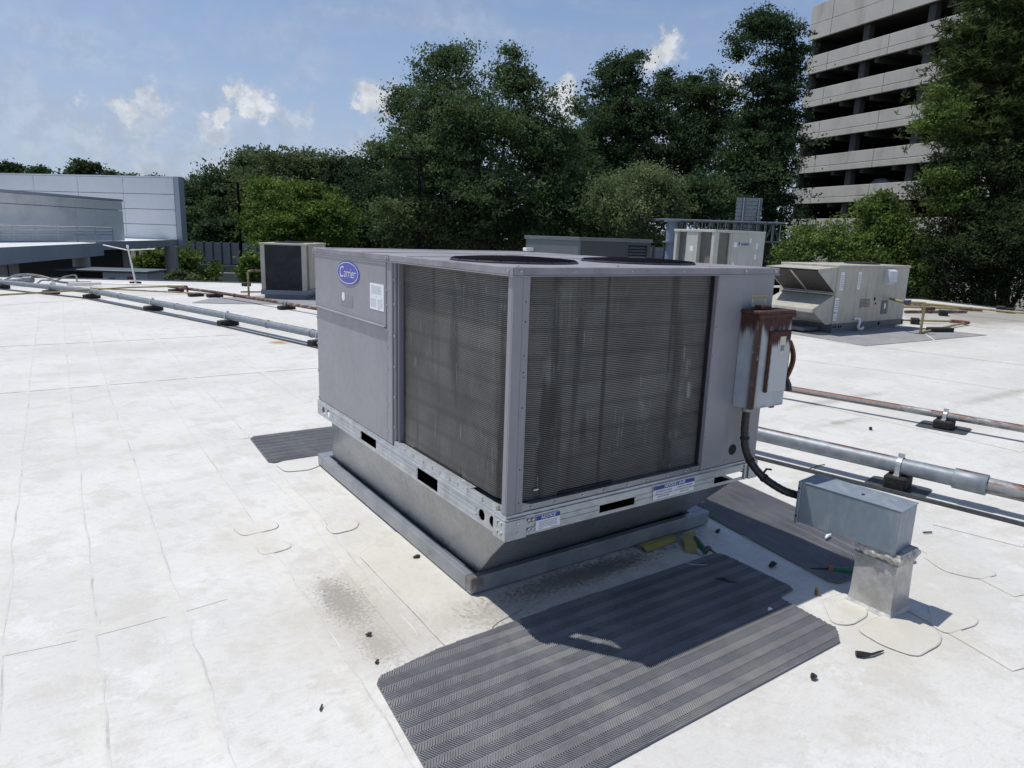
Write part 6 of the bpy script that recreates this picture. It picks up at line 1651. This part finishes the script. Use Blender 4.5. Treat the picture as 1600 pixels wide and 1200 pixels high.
tree('shrub', 'green shrubs growing under the white building canopy', 'shrub', pb((4.735,48.315,-1.548)), [(4.31,48.86,-0.55,0.92,1.00), (5.14,48.20,-0.92,0.92,0.75), (6.21,47.59,-0.48,0.83,0.92), (7.09,46.84,-1.05,0.83,0.75), (7.95,46.15,-1.42,0.67,0.38), (3.72,49.05,-1.38,0.75,0.58)], L_BRIGHT, 9000, .13, .5, limbs=True, trunk=.1, group='shrubs beyond the roof')
tree('hedge', 'low clipped hedge right behind the far left roof edge', 'hedge', pb((3.709,35.572,-0.852)), [(3.19,35.92,-0.87,0.82,0.19), (4.23,35.22,-0.83,0.82,0.19), (5.14,34.59,-0.86,0.63,0.16)], L_OLIVE, 3500, .09, .3, limbs=False, group='shrubs beyond the roof')
tree('shrub', 'yellow-green shrub squeezed against the left side of the beige condenser', 'shrub', pb((5.415,25.991,0.128)), [(5.46,26.09,0.62,0.23,0.55), (5.36,26.00,0.00,0.30,0.50), (5.30,26.10,0.24,0.20,0.55)], L_BRIGHT, 3500, .09, .3, trunk=.05, group='shrubs beyond the roof')
tree('tulip_tree', 'tall dark leafy tree with a three-pointed top right of the oak', 'tree', pb((34.655,37.258,1.191)),
     [(35.80,39.69,13.57,1.44,1.44), (36.76,39.16,14.07,0.87,1.06), (35.18,40.25,14.10,0.58,0.77), (35.97,39.94,14.98,0.43,0.58), (36.93,39.29,15.02,0.39,0.48), (35.04,39.74,11.75,1.54,2.02), (36.37,38.66,11.10,1.73,2.31), (35.15,38.87,8.71,2.17,2.41), (35.96,37.78,6.63,2.41,2.17)], L_DARK, 38000, .12, .62, trunk=.3)
tree('dense_tree', 'broad dark tree with a lumpy top left of the tall pine', 'tree', pb((40.193,35.988,1.334)),
     [(40.98,38.24,12.08,2.40,2.25), (40.32,39.15,13.85,1.20,1.10), (42.36,37.69,13.59,1.60,1.30), (43.45,37.09,14.12,0.80,0.90), (43.07,36.64,11.43,1.70,2.25), (38.75,37.84,9.44,2.36,2.36), (41.11,36.01,8.57,2.45,2.55), (39.84,36.17,5.90,2.94,2.45)], L_DARK, 46000, .12, .65, trunk=.35)
tree('dense_tree', 'small dark tree in the gap between the oak and the tall three-pointed tree', 'tree', pb((37.461,45.200,1.002)),
     [(38.78,47.36,12.79,0.78,0.72), (38.97,46.72,10.80,1.22,1.67), (36.84,45.06,8.37,1.72,2.42), (37.46,43.89,5.52,2.15,2.42)], L_DARK, 17000, .13, .65, trunk=.25)
tree('dense_tree', 'dark thicket tree under the tall pine beside the parking structure', 'tree', pb((41.132,30.441,1.521)),
     [(40.99,32.29,8.28,1.67,2.22), (42.78,32.77,10.05,1.42,1.61), (42.55,30.77,6.54,1.85,2.55), (39.88,31.03,5.26,2.36,2.36), (43.37,30.05,5.89,0.74,2.59), (41.59,29.42,3.56,1.54,1.81), (37.91,32.12,4.30,1.63,1.63), (43.86,36.24,11.95,1.10,1.50)], L_DARK, 36000, .12, .65, trunk=.3)
pn_ = tree('pine_tree', 'tall pine with bare dark trunk standing against the left edge of the parking structure', 'tree', pb((42.476,29.537,1.574)),
     [(43.66,32.78,17.17,1.76,1.11), (44.44,32.08,16.53,1.39,1.57), (42.27,33.39,15.86,1.02,0.83), (41.52,33.61,14.74,0.65,0.42), (44.76,31.27,14.29,0.83,2.13), (44.01,31.72,14.03,1.39,1.30), (42.65,32.38,12.99,0.93,0.56), (44.37,30.66,10.89,0.56,2.13), (43.68,31.01,10.41,1.57,1.11), (42.16,32.09,10.58,0.83,0.65), (43.79,32.86,17.85,1.11,0.56), (43.08,31.88,12.19,1.57,1.20), (43.85,31.37,12.22,1.20,1.85), (42.76,31.10,8.35,1.76,1.85), (43.69,30.30,7.71,0.60,2.13)], L_DARK, 46000, .11, .58, trunk=.42, flat=.5)
tree('willow_tree', 'rounded grey-green willow-like tree low in front of the dark trees', 'tree', pb((24.344,24.535,1.386)),
     [(24.33,25.28,4.24,1.33,1.00), (25.52,24.48,4.26,1.13,1.07), (23.52,25.65,3.53,0.93,1.00), (24.63,24.76,3.02,2.07,1.13), (23.20,25.98,3.94,0.47,0.67), (26.08,23.96,3.73,0.60,0.87)], L_WILLOW, 36000, .075, .38, trunk=.22, flat=1.0)
tree('shrub', 'dark green leafy bush right of the willow, behind the gantry', 'shrub', pb((28.700,24.061,1.482)),
     [(28.83,24.75,4.47,1.20,0.91), (29.41,24.18,3.81,1.34,0.99), (28.30,24.84,3.42,1.27,0.84), (30.57,24.94,5.03,0.51,0.51)], L_OAK, 19000, .09, .45, trunk=.15, group='shrubs beyond the roof')
tree('vine_thicket', 'bright green vine-covered thicket in front of the parking structure', 'shrub', pb((24.920,12.803,0.651)),
     [(23.25,14.19,1.61,1.05,0.60), (24.43,13.50,2.04,1.05,0.55), (25.70,12.71,2.34,0.95,0.85), (26.40,12.35,2.78,0.60,0.60), (25.62,13.01,3.31,0.60,0.23), (26.02,12.81,3.57,0.35,0.25), (26.60,11.86,1.45,0.95,0.95), (26.43,11.08,0.39,0.74,0.69), (22.79,14.37,1.10,0.65,0.40), (24.89,13.03,1.43,1.30,0.65), (23.63,14.12,2.35,0.30,0.20), (25.75,12.24,0.68,1.50,0.90)], L_VINE, 60000, .062, .34, trunk=.12, group='shrubs beyond the roof', wisp=.22)
tree('pine_tree', 'big bright-needled pine leaning into the upper right corner of the view', 'tree', pb((28.886,8.794,0.416)),
     [(28.81,11.13,9.20,1.25,1.16), (27.67,11.68,8.34,0.77,0.82), (29.19,10.54,7.93,1.30,1.44), (27.44,11.53,7.16,0.53,0.67), (28.05,10.91,6.36,1.11,1.11), (30.04,10.39,9.60,1.20,1.49), (29.24,11.21,10.63,1.25,0.67), (29.27,10.06,6.29,1.11,1.30), (27.21,11.48,6.33,0.34,0.48), (31.45,9.20,8.72,1.93,2.65), (28.27,11.67,9.88,0.58,0.67)], L_PINE, 80000, .15, .50, per=60, trunk=.32, needle=True)
tree('vine_tree', 'dark vine-hung tree filling the right edge below the pine', 'tree', pb((27.671,8.885,-0.044)),
     [(26.69,10.62,4.06,1.23,1.04), (28.06,9.70,4.11,1.51,1.42), (26.73,9.50,2.23,1.62,1.62), (26.23,10.87,3.81,0.38,0.52), (27.99,8.42,1.38,1.62,1.62), (25.81,9.95,1.52,0.79,1.25), (31.21,8.14,4.02,2.17,3.37), (25.99,9.53,0.40,1.16,0.69), (26.59,10.96,5.09,0.28,0.38)], L_SHADE, 76000, .065, .40, trunk=.26)
tree('vine_spray', 'bright leafy spray hanging in front of the decks beside the pine', 'tree', pb((25.726,9.348,-0.040)),
     [(25.41,11.22,6.32,0.37,0.64), (25.67,11.24,7.11,0.37,0.41), (25.99,10.86,6.45,0.51,0.60), (25.58,10.52,4.09,0.46,0.46), (25.72,10.28,3.54,0.46,0.46), (25.18,10.85,4.30,0.21,0.18)], L_VINE, 13000, .058, .30, trunk=.08, wisp=.3)
tree('dense_tree', 'dark tree mass far behind the right-hand pine', 'tree', pb((41.123,10.268,0.128)), [(40.13,12.53,6.22,2.52,4.41), (43.28,11.20,9.41,2.83,6.30), (35.80,11.80,1.55,1.78,1.78)], L_DARK, 14000, .16, .7, trunk=.3)

# far-off wood that closes the gaps under the named trees
def woodland():
    n = 70000
    px = RNG.random(n); 
    A0, A1 = np.array((9.133,79.228,0.282)), np.array((66.625,40.540,2.542))
    P = A0 + (A1 - A0) * px[:, None]; P[:, 2] = -5 + RNG.random(n) ** .8 * (8.2 + 2.2 * np.sin(px * 31) + 1.5 * np.sin(px * 83))
    d = A1 - A0; d /= np.linalg.norm(d); q = np.array([-d[1], d[0], 0]); P += q * RNG.uniform(-2.5, 4, n)[:, None]
    nr = unit(n); a = unit(n); a -= nr * (a * nr).sum(1, keepdims=True); a /= np.linalg.norm(a, axis=1, keepdims=True)
    s = .24 * RNG.uniform(.6, 1.2, n)
    o = link('woodland', leaves_mesh('woodland', P, nr, a, s, s * .55, RNG.normal(.4, .2, n), L_DARK))
    tag(o, kind='stuff')
woodland()
tree('dense_tree', 'low dark bushes between the low blue-grey unit and the gantry post', 'shrub', pb((27.955,26.926,1.017)), [(28.02,27.07,1.74,0.96,0.74), (26.93,27.76,1.52,1.11,0.67), (28.76,26.48,1.41,0.89,0.59), (25.84,28.44,1.29,0.96,0.52)], L_DARK, 9000, .10, .5, trunk=.1, group='shrubs beyond the roof')
